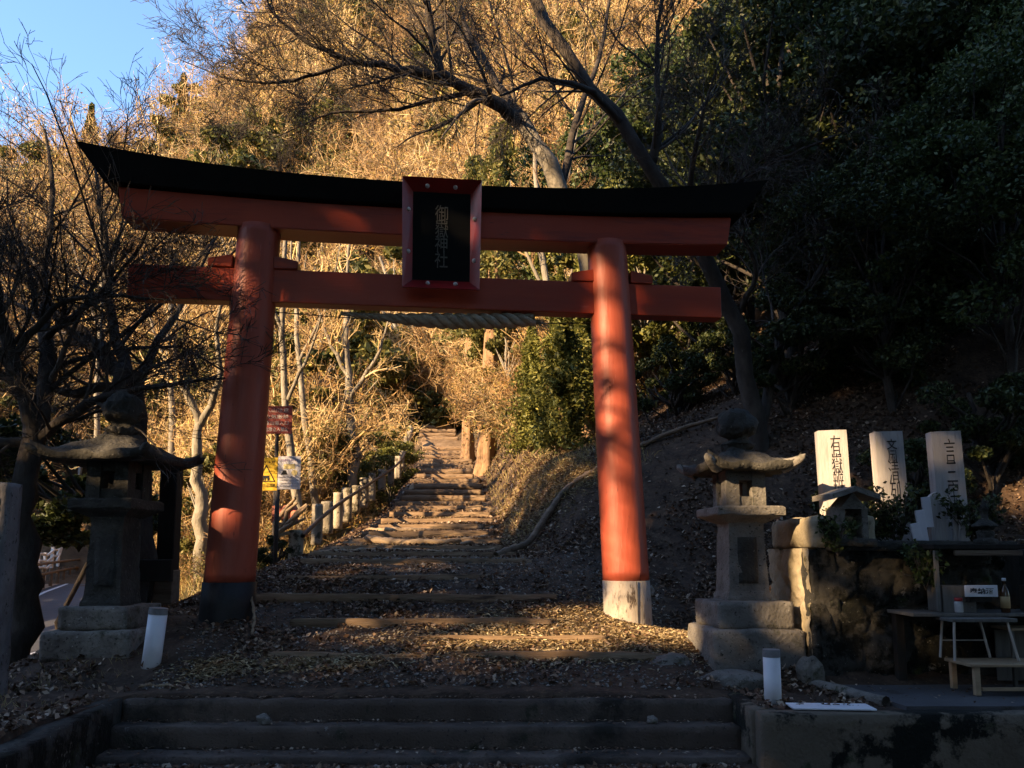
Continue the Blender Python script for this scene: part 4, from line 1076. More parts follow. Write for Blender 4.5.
MID = [(9, .45, (.4, 1.), 7, .16, .5, .05, .2, .35), (7, .5, (.4, 1.), 6, .2, .55, .03, .15, .35), (5, .5, (.4, 1.1), 5, .22, .6, .0, .15, .4)]
mids = [(203, 540, 14.5, [(203, 540), (196, 470), (200, 420)], [[(200, 425), (180, 380), (172, 320), (150, 280)], [(200, 425), (222, 380), (215, 330), (230, 270)]], .17, 'sunlit forked bare tree standing left of the left red pillar'),
        (300, 520, 16, [(302, 530), (288, 440), (282, 330), (286, 230)], [[(282, 330), (262, 280), (268, 200)], [(288, 400), (315, 340), (330, 280)]], .10, 'slim pale bare tree just right of the left red pillar'),
        (318, 510, 18, [(318, 520), (306, 430), (296, 320), (300, 200)], [[(300, 360), (330, 300), (345, 220)], [(298, 320), (290, 250), (300, 180)]], .09, 'slender bare tree behind the slim pale one, leaning left'),
        (352, 500, 20, [(352, 500), (352, 420), (345, 330), (350, 300)], [[(350, 400), (380, 350), (395, 300)], [(348, 380), (325, 330), (312, 290)], [(345, 330), (348, 260), (352, 200)]], .16, 'thick stemmed bare tree seen below the middle of the gate beam'),
        (240, 500, 22, [(236, 520), (243, 400), (246, 300), (240, 200)], [[(245, 330), (265, 270), (280, 210)], [(244, 300), (225, 250), (210, 180)]], .10, 'tall thin pale tree rising behind the left red pillar'),
        (98, 520, 20, [(98, 540), (96, 420), (100, 300), (103, 210)], [[(99, 330), (80, 270), (60, 200)], [(100, 300), (120, 240), (130, 180)]], .10, 'upright sunlit thin tree behind the dark tangle at left'),
        (165, 540, 19, [(168, 545), (175, 450), (168, 350), (175, 250)], [[(172, 380), (150, 320), (140, 250)], [(170, 340), (195, 290), (205, 220)]], .11, 'pale bare tree between the left lantern roof and the gate'),
        (560, 380, 20, [(575, 440), (556, 340), (540, 250), (535, 150)], [[(548, 300), (520, 240), (510, 180)], [(540, 250), (565, 190), (580, 120)]], .13, 'bare grey tree right of the plaque, behind the gate beams')]
for px, py, Yd, tk, lm, r0, lab in mids:
    b0 = at_ground(tk[0][0], Yd)
    lim = [([b0]+[W(a, b_, Yd) for a, b_ in tk], r0, r0*.45)]+[([W(a, b_, Yd-.25*k2) for k2, (a, b_) in enumerate(l_)], r0*.45, r0*.1) for l_ in lm]
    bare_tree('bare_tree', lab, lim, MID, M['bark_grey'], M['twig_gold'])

# ------------------------------------------------------------------ woodland covering the sunlit mountain
def hidden_variant(name, parts, mats, midx):
    V, F = merge(parts); o = np_mesh(name, V, F, mats, midx=midx)
    C.objects.unlink(o); return o
def brush_variant(seed, leafm, leafn, height=5.5, spread=1., nst=9, thick=1.):
    g = np.random.default_rng(seed)
    a = g.uniform(0, 6.28, nst); K = 7; P = np.zeros((nst, K, 3))
    for k in range(1, K):
        P[:, k] = P[:, k-1]+np.stack([np.cos(a)*.18*spread*(k*.5), np.sin(a)*.18*spread*(k*.5), np.full(nst, height/K*1.0)], 1)*g.uniform(.7, 1.2, (nst, 1))+g.normal(size=(nst, 3))*.10
    Rr = g.uniform(.02, .05, nst)[:, None]*np.linspace(1, .3, K)[None]; Rr[0] *= 2.2; Rr *= np.linspace(thick, .25, K)[None] if thick > 1 else 1
    parts = [tubes(P, Rr, 4)]
    P1, R1 = grow(P, Rr, 7, .42, (.4, 1.), 5, .2, .6, .06, .15, g)
    parts.append(tubes(P1, np.maximum(R1, .010), 3))
    P2, R2 = grow(P1, R1, 7, .55, (.4, 1.1), 4, .25, .6, .03, .1, g)
    parts.append(tubes(P2, np.maximum(R2, .007), 3))
    tips = P2[:, -1]; s0 = P2[:, 1]
    v0 = np.repeat(P2[:, 2], 3, axis=0); v1 = v0+g.normal(size=v0.shape)*.28+np.array([0, 0, .12])
    parts.append(ribbons(v0, v1, .007, g))
    nt_ = sum(len(F) for _, F in parts)
    ix = g.integers(0, len(P2), leafn); kk = g.integers(1, 4, leafn)
    cen = P2[ix, kk]+g.normal(size=(leafn, 3))*.22
    parts.append(leaves(cen, .11, g))
    mi = np.r_[np.zeros(nt_), np.ones(len(parts[-1][1]))]
    return hidden_variant('brush_plant', parts, [M['twig_gold'], leafm], mi)
def crown_points(g, n, rx, rz, nclump, cz):
    cc = norm(g.normal(size=(nclump, 3)))*g.uniform(.25, 1., (nclump, 1))**.5
    cc = cc*np.array([rx, rx, rz])+np.array([0, 0, cz])
    rad = g.uniform(.28, .52, nclump)*rx*.62
    ix = g.integers(0, nclump, n)
    d = norm(g.normal(size=(n, 3)))*g.uniform(.3, 1., (n, 1))**.6
    return cc[ix]+d*rad[ix][:, None]*np.array([1, 1, .62]), cc
def evergreen_parts(seed, height=9., rx=2.6, n=26000, size=.14, nclump=60, trunk_r=.16):
    g = np.random.default_rng(seed); cz = height*.60; rz = height*.42
    c, cc = crown_points(g, n, rx, rz, nclump, cz)
    lv = leaves(c, size, g, flat=.25)
    K = 8; tp = np.zeros((1, K, 3)); tp[0, :, 2] = np.linspace(-.5, height*.85, K); tp[0, 1:, :2] += np.cumsum(g.normal(size=(K-1, 2))*.12, 0)
    tk = [tubes(tp, np.linspace(trunk_r, .04, K)[None], 9)]
    q = []
    for e in cc[:34]:
        s = tp[0, int(np.clip(e[2]/height*K*.7, 1, K-2))]; q.append([s, (s+e)/2+g.normal(size=3)*.15, e])
    tk.append(tubes(np.array(q), np.tile([.05, .035, .012], (len(q), 1)), 5))
    return lv, merge(tk)
def conifer_parts(seed, height=10, rx=2., n=14000, size=.2):
    g = np.random.default_rng(seed)
    t = g.uniform(.06, 1, n)**.8; z = height*t; lay = np.floor(z/(height*.055)); ph = (lay*2.399)
    a = g.uniform(0, 6.28, n); lobes = .65+.35*np.cos(a*5+ph*3)
    lobes = lobes*(.55+.75*(.5+.5*np.sin(t*31+2.2*np.sin(a*2)+a)))*(.8+.3*np.sin(a*3+1.)); r = rx*(1-t)**.75*lobes*g.uniform(.15, 1, n)**.5
    c = np.stack([r*np.cos(a), r*np.sin(a), z-.28*r+g.normal(size=n)*.10], 1)
    lv = leaves(c, size, g, flat=.3, aspect=.35)
    tp = np.array([[(0, 0, -.6), (0, 0, height*.5), (0, 0, height*.97)]]); return lv, tubes(tp, np.array([[.2, .12, .02]]), 8)
brush = bpy.data.collections.new('brush_sources')
for k in range(4): brush.objects.link(brush_variant(100+k, M['leaf_gold'], [500, 1400, 900, 200][k], [5.5, 4.5, 6.5, 5][k], [1, 1.3, .8, 1.5][k]))
brush.objects.link(brush_variant(110, M['leaf_olive'], 2600, 4.2, 1.3))
brush.objects.link(brush_variant(111, M['leaf_olive'], 1200, 5.2, 1.0))
brush.objects.link(brush_variant(121, M['leaf_gold'], 300, 9, .35, 2, 3.2))
brush.objects.link(brush_variant(122, M['leaf_gold'], 900, 8, .6, 3, 2.4))
def ever_variant(seed, leafm):
    lv, tk = evergreen_parts(seed, 6.5, 1.9, 7000, .22, 34, .1); o = np_mesh('evergreen_plant', *merge([lv, tk]), [leafm, M['bark_grey']], midx=np.r_[np.zeros(len(lv[1])), np.ones(len(tk[1]))])
    C.objects.unlink(o); return o
brush.objects.link(ever_variant(501, M['leaf_olive']))
lowb = bpy.data.collections.new('low_brush_sources')
for k in range(3): lowb.objects.link(brush_variant(130+k, [M['leaf_gold'], M['leaf_olive'], M['leaf_gold']][k], [1500, 1800, 800][k], 2.0, 1.2))

def scatter(name, label, pts, coll, smin, smax, seed):
    me = bpy.data.meshes.new(name); me.vertices.add(len(pts)); me.vertices.foreach_set('co', np.asarray(pts, np.float32).ravel()); me.update()
    o = to_obj(name, me, None); tag(o, label, kind='stuff')
    ng = bpy.data.node_groups.new(name, 'GeometryNodeTree')
    ng.interface.new_socket('Geometry', in_out='INPUT', socket_type='NodeSocketGeometry'); ng.interface.new_socket('Geometry', in_out='OUTPUT', socket_type='NodeSocketGeometry')
    N = ng.nodes; Lk = ng.links
    gi = N.new('NodeGroupInput'); go = N.new('NodeGroupOutput')
    ci = N.new('GeometryNodeCollectionInfo'); ci.inputs[0].default_value = coll; ci.inputs['Separate Children'].default_value = True; ci.inputs['Reset Children'].default_value = True
    ip = N.new('GeometryNodeInstanceOnPoints'); ip.inputs['Pick Instance'].default_value = True
    ri = N.new('FunctionNodeRandomValue'); ri.data_type = 'INT'; ri.inputs[4].default_value = 0; ri.inputs[5].default_value = len(coll.objects)-1; ri.inputs['Seed'].default_value = seed
    rv = N.new('FunctionNodeRandomValue'); rv.data_type = 'FLOAT_VECTOR'; rv.inputs[0].default_value = (-.18, -.18, 0); rv.inputs[1].default_value = (.18, .18, 6.28); rv.inputs['Seed'].default_value = seed+1
    rf = N.new('FunctionNodeRandomValue'); rf.data_type = 'FLOAT'; rf.inputs[2].default_value = smin; rf.inputs[3].default_value = smax; rf.inputs['Seed'].default_value = seed+2
    Lk.new(gi.outputs[0], ip.inputs['Points']); Lk.new(ci.outputs[0], ip.inputs['Instance'])
    Lk.new(ri.outputs[2], ip.inputs['Instance Index']); Lk.new(rv.outputs[0], ip.inputs['Rotation']); Lk.new(rf.outputs[1], ip.inputs['Scale'])
    Lk.new(ip.outputs[0], go.inputs[0])
    md = o.modifiers.new('scatter', 'NODES'); md.node_group = ng
    return o
def spread(n, x0, x1, y0, y1, ok, g):
    x = g.uniform(x0, x1, n); y = g.uniform(y0, y1, n); k = ok(x, y); x, y = x[k], y[k]
    return np.stack([x, y, H(x, y)-.1], 1)
g2 = np.random.default_rng(77)
def inview(x, y, m=.08): return (np.abs(x) < (.70+m)*y+2)
pts = spread(9000, -80, 26, 40, 96, lambda x, y: inview(x, y) & (np.hypot(x, y) > 44) & (np.hypot(x, y) < 96) & (x < .35*y), g2)
pts = pts[(vnoise(pts[:, 0], pts[:, 1], .16, 41)+.6*vnoise(pts[:, 0], pts[:, 1], .4, 42)) > -.16][:1500]
scatter('mountain_woodland', 'golden brown leafless woodland covering the sunlit mountainside', pts, brush, 1.0, 2.3, 3)
def mid_ok(x, y):
    cx = np.interp(y, CY, CX); hw = np.interp(y, CY, HW); d = x-cx
    onroad = np.abs(x-road_x(y)+.6) < 3.6
    left = (d < -hw-2.2) & (x > road_x(y)-60)
    right = (d > hw+1.0) & (d < 5.5) & (y > 21)
    # keep the sight line over the road open
    clear = (x/y < -.46) & (x/y > -.80) & (y < 46) & (x < -4.5)
    return inview(x, y) & (left | right) & ~onroad & ~clear & (np.hypot(x, y) < 47)
pts = spread(1500, -36, 6, 15.5, 46, mid_ok, g2)[:330]
scatter('roadside_brush', 'tangled golden brush filling the slope between road and path', pts, brush, .35, .9, 9)
pts = spread(3000, -30, 6, 12.5, 45, lambda x, y: mid_ok(x, y), g2)[:420]
scatter('undergrowth', 'low tangled undergrowth of dry stems and leaves beside the path', pts, lowb, .4, .95, 15)

# individual evergreens of the dark forest on the right
ev = []
for k in range(4):
    lv, tk = evergreen_parts(200+k, [8.5, 10, 7.5, 9][k], [2.5, 2.9, 2.6, 2.3][k], 26000, [.13, .14, .12, .15][k])
    ev.append((lv, tk))
def proto(name, lv, tk, leafm, barkm):
    t = thing(name, 'x', 'tree'); np_mesh('crown', *lv, leafm, t); np_mesh('trunk', *tk, barkm, t, True); return t
def copy_thing(src, loc, rz, sc_, label, group=None):
    r = src.copy(); C.objects.link(r); r.location = loc; r.rotation_euler = (0, 0, rz); r.scale = (sc_,)*3
    r['label'] = label
    if group: r['group'] = group
    for ch in list(src.children):
        c = ch.copy(); C.objects.link(c); c.parent = r; c.matrix_parent_inverse.identity()
    return r
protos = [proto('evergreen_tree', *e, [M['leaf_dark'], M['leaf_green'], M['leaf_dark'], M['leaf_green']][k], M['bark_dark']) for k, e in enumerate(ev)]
EV = [(800, 21, 1, 1.1), (758, 22, 0, 1.0), (740, 17, 2, 1.), (800, 15, 0, 1.0), (850, 19, 1, 1.1), (900, 14.5, 2, .95), (950, 17, 3, 1.15), (1000, 14, 0, 1.0), (835, 13.4, 2, .55), (968, 12.6, 0, .55), (1035, 12.4, 1, .55), (1050, 17, 1, 1.1),
      (1090, 13, 3, .9), (660, 27, 3, 1.3), (742, 27, 1, 1.3), (820, 23.5, 2, 1.3), (870, 25, 0, 1.4), (950, 24, 1, 1.4), (1030, 22, 2, 1.3), (600, 30, 1, 1.2), (700, 33, 0, 1.5), (800, 32, 3, 1.5), (900, 33, 2, 1.6), (1000, 31, 1, 1.6),
      (1010, 11.5, 1, .6), (900, 12., 0, .5)]
used = set()
for k, (px, Yd, v, s) in enumerate(EV):
    x = (px-512)/769*Yd; loc = (x, Yd, Hs(x, Yd)-.3)
    row = 'nearest' if Yd < 15.5 else 'front row' if Yd < 18 else 'middle row' if Yd < 24.5 else 'back row' if Yd < 29 else 'farthest'
    spot = next(w for lim, w in ((645, 'just right of the right red pillar'), (680, 'behind the right end of the lower red beam'), (720, 'over the right tip of the gate'), (765, 'above the right stone lantern'), (830, 'above the leftmost wooden stele'),
            (885, 'above the middle wooden stele'), (925, 'above the gap left of the third stele'), (975, 'above the rightmost wooden stele'), (1020, 'above the wooden altar'), (1200, 'cut by the photo edge')) if px < lim)
    lab = ('rounder ' if (px, Yd) == (820, 23.5) else '')+('small ' if s < .7 else '')+row+' shaded evergreen on the slope, '+spot
    if v not in used:
        used.add(v); t = protos[v]; t.location = loc; t.scale = (s,)*3; t.rotation_euler = (0, 0, k*1.3); t['label'] = lab; t['group'] = 'evergreens on the dark right slope'
    else: copy_thing(protos[v], loc, k*1.7, s, lab, 'evergreens on the dark right slope')
for px, Yd, v, s_, lb in ((402, 43, 0, .62, 'dark evergreen leaning over the left side of the path end'), (446, 46, 2, .75, 'dark evergreen closing over the right side of the path end'), (424, 50, 0, .9, 'dark evergreen crown blocking the view at the top of the path'), (385, 47, 2, .8, 'dark evergreen behind the last railing posts')):
    x = (px-512)/769*Yd; copy_thing(protos[v], (x, Yd, Hs(x, Yd)-.6), px, s_, lb)
# sunlit evergreens near the path
lv, tk = conifer_parts(301, 5.2, 1.5, 16000, .17)
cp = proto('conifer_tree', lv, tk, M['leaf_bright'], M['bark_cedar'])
def place(t, px, Y, s, rz, label, first=True, group=None):
    x = (px-512)/769*Y; loc = (x, Y, Hs(x, Y)-.2)
    if first: t.location = loc; t.scale = (s,)*3; t.rotation_euler = (0, 0, rz); t['label'] = label; return t
    return copy_thing(t, loc, rz, s, label, group)
place(cp, 562, 16.5, .82, .3, 'dense green young conifer on the bank right of the path, left of the right pillar')
place(cp, 590, 18.5, 1.1, 1.9, 'taller green conifer directly behind the right red pillar', False)
place(cp, 533, 19.5, .7, 2.9, 'small bright green conifer at the edge of the path bank', False)
lv, tk = evergreen_parts(310, 5.0, 1.7, 15000, .12, 40, .10)
bp_ = proto('broadleaf_tree', lv, tk, M['leaf_bright'], M['bark_grey'])
place(bp_, 345, 22, .75, 0, 'olive leaved bushy tree left of the path behind the concrete posts')
place(bp_, 315, 20, .6, 2, 'smaller olive bush beside the white notice sign', False)
place(bp_, 385, 27, .75, 3.2, 'olive bushy tree overhanging the upper path on its left', False)
place(bp_, 600, 24, 1.5, 1.2, 'large yellow green tree rising above the right end of the gate', False)
place(bp_, 650, 20, 1.0, 4.2, 'yellow green tree glimpsed right of the right red pillar', False)
place(bp_, 712, 21, 1.3, 2.2, 'sunlit olive tree showing past the right ends of the gate beams', False)
place(bp_, 570, 32, 1.8, 5, 'tall yellow green tree behind the plaque side of the right pillar', False)
x = (52-512)/769*10.5
lv, tk = evergreen_parts(325, 2.9, 1.15, 17000, .10, 30, .035)
kq = lv[0].reshape(-1, 4, 3); kq = kq[kq[:, 0, 2] > 1.05].reshape(-1, 3); lv = (kq, np.arange(len(kq)).reshape(-1, 4)); tk = (tk[0], np.array([f for f in tk[1] if tk[0][f][:, 2].min() > 1.0 or f.max() < 72]))
dk = proto('evergreen_tree', lv, tk, M['leaf_dark'], M['bark_dark'])
place(dk, 70, 10.8, .95, 0, 'low dark evergreen crown in deep shade between left tree and left lantern'); dk.location.z = .75
lv, tk = evergreen_parts(320, 2.3, 1.15, 9000, .09, 24, .05)
sh = proto('evergreen_shrub', lv, tk, M['leaf_dark'], M['bark_dark']); sh['category'] = 'shrub'
place(sh, 418, 44, 1.7, 1, 'black looking evergreen shrub at the top end of the path')
place(sh, 400, 38, 1.0, 2, 'dark evergreen shrub just left of the top of the path', False)
place(sh, 280, 12.4, .32, 2, 'small dark bush at the foot of the railing by the left pillar', False)
for px, Yd, s_, lb in ((672, 15.5, .75, 'dark bush on the leafy slope just right of the right red pillar'), (705, 17.5, .9, 'dark bush on the slope under the right end of the lower red beam'), (790, 13.0, .8, 'dark bush on the slope between right lantern roof and first stele'),
                      (858, 10.6, .55, 'low dark bush behind the gap between first and second stele'), (915, 10.8, .6, 'low dark bush behind the gap between second and third stele'), (985, 11.0, .75, 'dark bush on the slope above the stone stupa'), (745, 14.5, .7, 'dark bush directly above the right lantern finial')):
    place(sh, px, Yd, s_, px, lb, False)
# conifers on the skyline
lv, tk = conifer_parts(330, 11, 1.5, 16000, .36)
sk = proto('skyline_conifer', lv, tk, M['leaf_green'], M['bark_cedar'])
def sky_place(px, Y, top, label, first=False):
    x = float(W(px, top, Y)[0]); loc = (x, Y, Hs(x, Y)-.5)
    s = (W(px, top, Y)[2]-loc[2])/11.
    if first: sk.location = loc; sk.scale = (s,)*3; sk['label'] = label
    else: copy_thing(sk, loc, px, s, label)
sky_place(184, 80, 76, 'ragged tall conifer on the skyline above the left end of the gate', True)
sky_place(92, 84, 106, 'small pointed conifer on the skyline near the left edge')
# cedar trunks by the upper path
def cedar(name, px0, px1, Y, r, label):
    b0 = at_ground(px0, Y, -.4); top = b0+np.array([(px1-px0)/769*Y, 0, 13.])
    t = thing(name, label, 'tree', tuple(b0))
    P = resample(np.array([(0, 0, 0), tuple((top-b0)*.4), tuple(top-b0)]), 16)
    th_ = np.linspace(0, 2*np.pi, 28, endpoint=False); Vl = []
    for k in range(16):
        rr = (r*(1-.5*k/15)+(r*.5 if k == 0 else 0))*(1+.13*np.cos(th_*5+k*.1)+.06*np.cos(th_*11))
        Vl.append(np.stack([P[k, 0]+rr*np.cos(th_), P[k, 1]+rr*np.sin(th_), np.full(28, P[k, 2])], 1))
    Vc = np.concatenate(Vl); a = np.arange(15)[:, None]*28; b_ = np.arange(28)[None]; b2 = (b_+1) % 28
    Fc = np.stack([a+b_, a+b2, a+28+b2, a+28+b_], -1).reshape(-1, 4)
    np_mesh('trunk', Vc, Fc, M['bark_cedar'], t, True)
    g = np.random.default_rng(int(px0)); n = 7000
    zz = g.uniform(.42, 1, n); aa = g.uniform(0, 6.28, n); rr = 2.4*(1.05-zz)**.6*g.uniform(.1, 1, n)**.5*(.6+.4*np.cos(aa*4+zz*30))
    base = np.stack([np.interp(zz, [0, 1], [0, (top-b0)[0]]), np.zeros(n), zz*13.5], 1)
    np_mesh('crown', *leaves(base+np.stack([rr*np.cos(aa), rr*np.sin(aa), -.3*rr], 1), .22, g, aspect=.4), M['leaf_olive'], t)
cedar('cedar_tree', 484, 502, 27, .34, 'sunlit reddish cedar trunk standing on the right bank of the upper path')
cedar('cedar_tree', 466, 474, 31, .26, 'slimmer cedar trunk behind and left of the sunlit one')

# sprigs by the steles
def sprig(name, label, cat, p, h, w, n, m, seed):
    g = np.random.default_rng(seed); t = thing(name, label, cat, tuple(p)); ns_ = 14
    a = g.uniform(0, 6.28, ns_); P = np.zeros((ns_, 5, 3))
    for k in range(1, 5): P[:, k] = P[:, k-1]+np.stack([np.cos(a)*w/8*g.uniform(.4, 1, ns_), np.sin(a)*w/8*g.uniform(.4, 1, ns_), np.full(ns_, h/4)*g.uniform(.6, 1, ns_)], 1)+g.normal(size=(ns_, 3))*.01
    P1, R1 = grow(P, np.full((ns_, 5), .005), 5, .4, (.4, 1.), 4, .2, .6, 0, .2, g, lmin=.05)
    np_mesh('stems', *merge([tubes(P, np.full((ns_, 5), .004), 4), tubes(P1, np.full(P1.shape[:2], .0025), 3)]), M['twig_dark'], t)
    ix = g.integers(0, len(P1), n); c = P1[ix, g.integers(0, 4, n)]+g.normal(size=(n, 3))*.02
    np_mesh('foliage', *leaves(c, .05, g), m, t)
sprig('leafy_sprig', 'dark leafy sprig standing in front of the middle stele', 'plant', W(897, 548, 7.5), .62, .5, 900, M['leaf_dark'], 1)
sprig('leafy_sprig', 'green leafy sprig covering the foot of the little stone shrine', 'plant', W(838, 556, 7.15), .38, .5, 700, M['leaf_green'], 2)
sprig('leafy_sprig', 'dark leafy sprig hanging left of the wooden altar', 'plant', W(926, 590, 7.0), .42, .35, 700, M['leaf_green'], 3)
sprig('leafy_sprig', 'leafy sprig behind the stone stupa right of the tablets', 'plant', W(975, 545, 7.35), .50, .6, 800, M['leaf_dark'], 4)
sprig('leafy_sprig', 'broad dark shrub on the masonry between first and second stele', 'plant', W(866, 552, 7.6), .45, .8, 1100, M['leaf_dark'], 5)

# ------------------------------------------------------------------ litter, pebbles, grass
def litter(n, x0, x1, y0, y1, size, ok=None, seed=0):
    g = np.random.default_rng(seed); x = g.uniform(x0, x1, n); y = g.uniform(y0, y1, n)
    den = .5+vnoise(x, y, 1.1, 21)+.5*vnoise(x, y, 4, 22)+.5*vnoise(x, y, .4, 23)
    k = g.random(n) < np.clip((den-.25)*2.2, .06, 1)
    if ok is not None: k &= ok(x, y)
    x, y = x[k], y[k]; z = H(x, y)+.006+g.uniform(0, .03, len(x))
    return leaves(np.stack([x, y, z], 1), size, g, flat=.55, aspect=.6, jitter=.5)
def not_hard(x, y):
    steps = (x > -3.4) & (x < 1.95) & (y < 6.85) & (y > 6.0)
    pad = (x > 2.9) & (y < 7.6); wall = (x > 1.7) & (y < 6.12) & (y > 5.7)
    plat = (x > 2.75) & (x < 9) & (y > 7.2) & (y < 8.4); tread = (x > -3.2) & (x < 1.9) & (y > 6.84) & (y < 7.5)
    return ~steps & ~pad & ~wall & ~plat & ~(tread & (rng.random(len(x)) < .6))
parts = [litter(95000, -6.5, 5.5, 5.0, 11, .055, not_hard, 1), litter(130000, -6, 9, 9, 18, .06, not_hard, 2), litter(40000, -9, 7, 16, 34, .11, lambda x, y: (np.abs(x-np.interp(y, CY, CX)) > np.interp(y, CY, HW)) | (vnoise(x, y, 1.3, 9) > -.12), 3)]
V, F = merge(parts)
tag(np_mesh('leaf_litter', V, F, M['litter_leaf']), 'fallen brown leaves strewn over the ground and path', kind='stuff')
# leaves drifted on the step treads
g = np.random.default_rng(8); n = 420; q = []
for zt_, y0, y1, m_ in ((.063, 6.14, 6.37, 500), (.233, 6.42, 6.59, 420), (.403, 6.62, 6.82, 800)):
    q.append(np.stack([g.uniform(-3.2, 1.8, m_), y1-(y1-y0)*g.random(m_)**1.6, np.full(m_, zt_+.006)], 1))
q.append(np.stack([g.uniform(2.9, 6, 160), g.uniform(6.2, 7.3, 160), np.full(160, .444)], 1))
q.append(np.stack([g.uniform(2.9, 4.6, 150), g.uniform(7.35, 8.1, 150), np.full(150, 1.73)], 1))
tag(np_mesh('step_litter', *leaves(np.concatenate(q), .036, g, flat=1.5), M['litter_leaf']), 'scattered leaves lying on the concrete treads and pavement', kind='stuff')
g = np.random.default_rng(9); n = 16000
x = g.uniform(-3.3, 2.0, n); y = 4.6+7.4*g.random(n)**1.4; k = ((y < 6.1) | (y > 6.85)) & ((x < 1.7) | (y > 6.9)); x, y = x[k], y[k]
c = np.stack([x, y, H(x, y)+.004], 1); s = g.uniform(.006, .02, len(x))[:, None]*(1+.8*(g.random((len(x), 1)) < .03))
oct_ = np.array([(1, 0, 0), (0, 1, 0), (-1, 0, 0), (0, -1, 0), (0, 0, .7), (0, 0, -.5)])
V = (c[:, None]+(oct_[None]*g.uniform(.6, 1.3, (len(x), 6, 1)))*s[:, None]).reshape(-1, 3)
b = np.arange(len(x))[:, None]*6
F = np.concatenate([b+np.array([t_]) for t_ in ((0, 1, 4), (1, 2, 4), (2, 3, 4), (3, 0, 4), (1, 0, 5), (2, 1, 5), (3, 2, 5), (0, 3, 5))])
tag(np_mesh('gravel', V, F, M['pebble']), 'small stones and gravel between the leaves on the path', kind='stuff')
g = np.random.default_rng(19); q = []
for cx_, cy_, rx_, ry_, n_ in ((1.2, 8.45, 1.4, .65, 15000), (.1, 8.0, 1.0, .45, 4500), (-1.7, 7.4, .6, .22, 900), (-2.7, 7.3, .4, .22, 700), (2.7, 8.6, .6, .5, 2000), (6.2, 9.6, 1.2, .8, 2500), (4.6, 17.5, 1.2, 1.5, 2500), (.55, 14.5, .7, 1.6, 6000), (.2, 17.5, .6, 1.6, 3500), (1.2, 13.4, .7, .6, 2000), (-1.6, 13.6, 1.2, .7, 3000), (-1.7, 16.5, 1., .8, 1800)):
    x = cx_+rx_*.55*g.normal(size=n_); y = cy_+ry_*.55*g.normal(size=n_); q.append(np.stack([x, y, H(x, y)+.012+g.uniform(0, .02, n_)], 1))
q = np.concatenate(q); tag(np_mesh('sunpatch_straw', *leaves(q, .07, g, flat=1.2, aspect=.22), M['straw']), 'pale dry needles and straw that brighten the sun patches by right pillar and path', kind='stuff')  # straw on the bank; elsewhere its paleness stands in for sunlight
# dry grass: sunlit bank right of the path, left verge, small tufts near
def tufts(n, x0, x1, y0, y1, h, ok, seed, w=.006):
    g = np.random.default_rng(seed); x = g.uniform(x0, x1, n); y = g.uniform(y0, y1, n); k = ok(x, y); x, y = x[k], y[k]
    P0 = np.stack([x, y, H(x, y)-.02], 1); P1 = P0+np.stack([g.normal(size=len(x))*h*.4, g.normal(size=len(x))*h*.4, g.uniform(.4, 1., len(x))*h], 1)
    return ribbons(P0, P1, w, g, .08)
bankok = lambda x, y: (x-np.interp(y, CY, CX)-np.interp(y, CY, HW) > .15) & (x-np.interp(y, CY, CX)-np.interp(y, CY, HW) < 2.6)
leftok = lambda x, y: (x-np.interp(y, CY, CX)+np.interp(y, CY, HW) < -1.0) & (x > road_x(y)+2.2) & ~((x/y < -.50) & (y < 40))
parts = [tufts(15000, -2, 4, 13, 30, .16, bankok, 31, .007), tufts(36000, -13, -2, 12, 34, .5, leftok, 32, .010),
         tufts(2500, -8, -3.6, 5, 8, .10, lambda x, y: vnoise(x, y, 2, 5) > .05, 33, .003)]
V, F = merge(parts); tag(np_mesh('dry_grass', V, F, M['grass']), 'dry straw coloured grass on the banks beside the path', kind='stuff')

# roots and fallen wood
def wavy(name, label, cat, pts, r0, r1, m, seed, n=40, amp=.03):
    g = np.random.default_rng(seed); P = resample(np.array(pts), n); P[1:-1] += np.cumsum(g.normal(size=(n-2, 3)), 0)*amp*.15
    V, F = tubes(P[None], (np.linspace(r0, r1, n)*(1+.12*g.normal(size=n)))[None], 8)
    return tag(np_mesh(name, V, F, m, None, True), label, cat)
def gp(x, y, dz=.02): return (x, y, float(H(np.array([x]), np.array([y]), False)[0])+dz)
wavy('tree_root', 'long pale exposed root crossing the sunlit path just beyond the gate', 'root', [gp(-3.1, 12.1), gp(-2.2, 12.5), gp(-1.2, 12.3), gp(-.3, 12.9, .05)], .05, .03, M['root'], 1)
wavy('tree_root', 'thick curved root in the brightest patch of the path', 'root', [gp(-2.6, 13.9), gp(-1.9, 13.4, .05), gp(-1.1, 13.6), gp(-.4, 14.2)], .07, .04, M['root'], 2)
wavy('tree_root', 'thin root running diagonally up the right edge of path', 'root', [gp(-.9, 13.2), gp(-.5, 14.8, .05), gp(-.3, 16.5), gp(-.55, 18)], .04, .025, M['root'], 3)
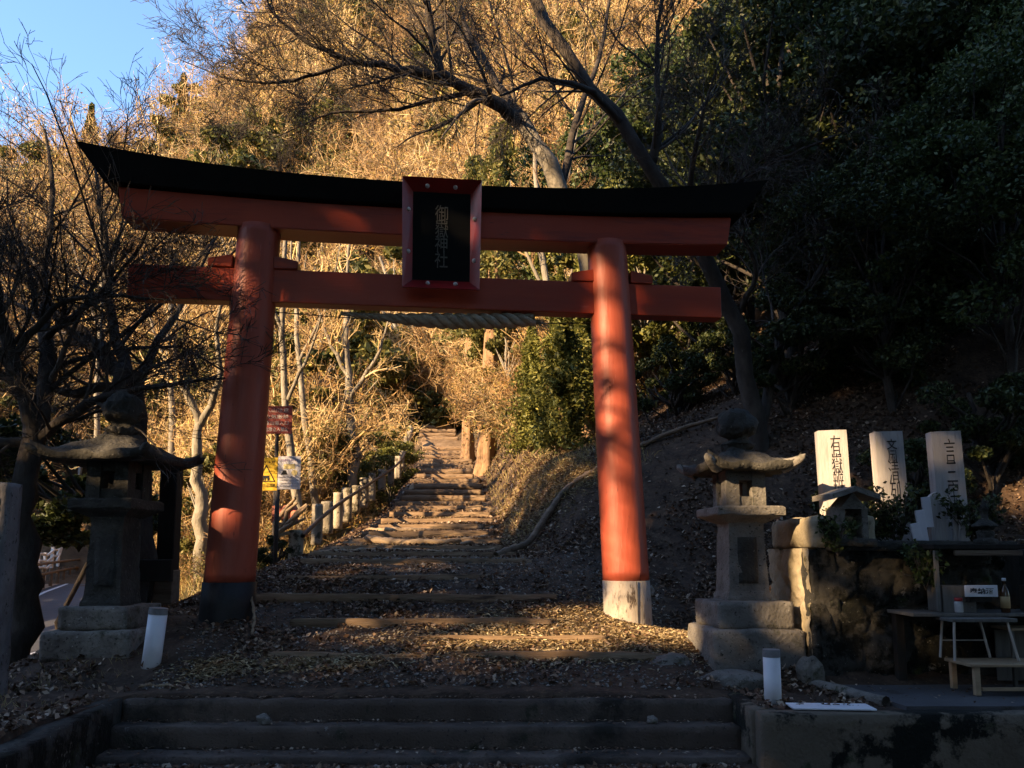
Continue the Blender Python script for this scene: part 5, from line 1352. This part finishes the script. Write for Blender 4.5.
wavy('tree_root', 'root lying across the path above the bright patch', 'root', [gp(-2.9, 15.4), gp(-2., 15.2, .05), gp(-1, 15.7), gp(-.5, 16)], .05, .03, M['root'], 4)
wavy('fallen_log', 'long thin fallen log edging the leafy slope left of the right pillar', 'log', [gp(-.25, 12.0, .05), gp(.3, 12.6, .07), gp(.95, 13.2, .07), gp(1.6, 13.5, .05)], .06, .045, M['timber'], 5)
wavy('fallen_log', 'pale fallen branch lying on the slope right of the right pillar', 'log', [gp(1.9, 13.6, .06), gp(2.8, 13.7, .08), gp(3.9, 13.5, .06)], .05, .03, M['timber'], 6)
wavy('fallen_branch', 'thin curved stick on the ground right of the black pillar foot', 'branch', [gp(-2.83, 8.45, .25), gp(-2.7, 8.3, .12), gp(-2.62, 8.0, .03), gp(-2.64, 7.8, .02)], .018, .012, M['root'], 7)
wavy('fallen_branch', 'short pale stick among leaves behind the leaning white post', 'branch', [gp(-3.3, 7.0, .02), gp(-3.1, 6.98, .03), gp(-2.95, 6.95, .02)], .015, .01, M['root'], 8)
bl = []
for k in range(9):
    p = W(285+random.uniform(-12, 12), 527+random.uniform(-5, 10), 12.2); q = p+np.array([random.uniform(.1, .5), random.uniform(-.2, .2), random.uniform(.0, .45)])
    bl.append(tubes(np.array([[p, (p+q)/2+rng.normal(size=3)*.04, q]]), np.array([[.04, .035, .02]]), 6))
V, F = merge(bl); tag(np_mesh('branch_pile', V, F, M['root'], None, True), 'heap of pale broken branches at the foot of the railing', 'branches')
b = bmesh.new(); bmesh.ops.create_grid(b, x_segments=12, y_segments=8, size=.5)
for v in b.verts: v.co = Vector((v.co.x*.42, .05*mnoise.noise(v.co*4), v.co.y*.22+.09*mnoise.noise(v.co*5+Vector((3, 0, 0)))))
b2 = bmesh.ops.solidify(b, geom=b.faces[:], thickness=.006)
o = bm_obj('red_cloth', b, M['red_cloth'], None, True); o.location = tuple(W(285, 514, 12.3)); tag(o, 'crumpled faded red cloth draped over the branch pile by the railing', 'cloth')
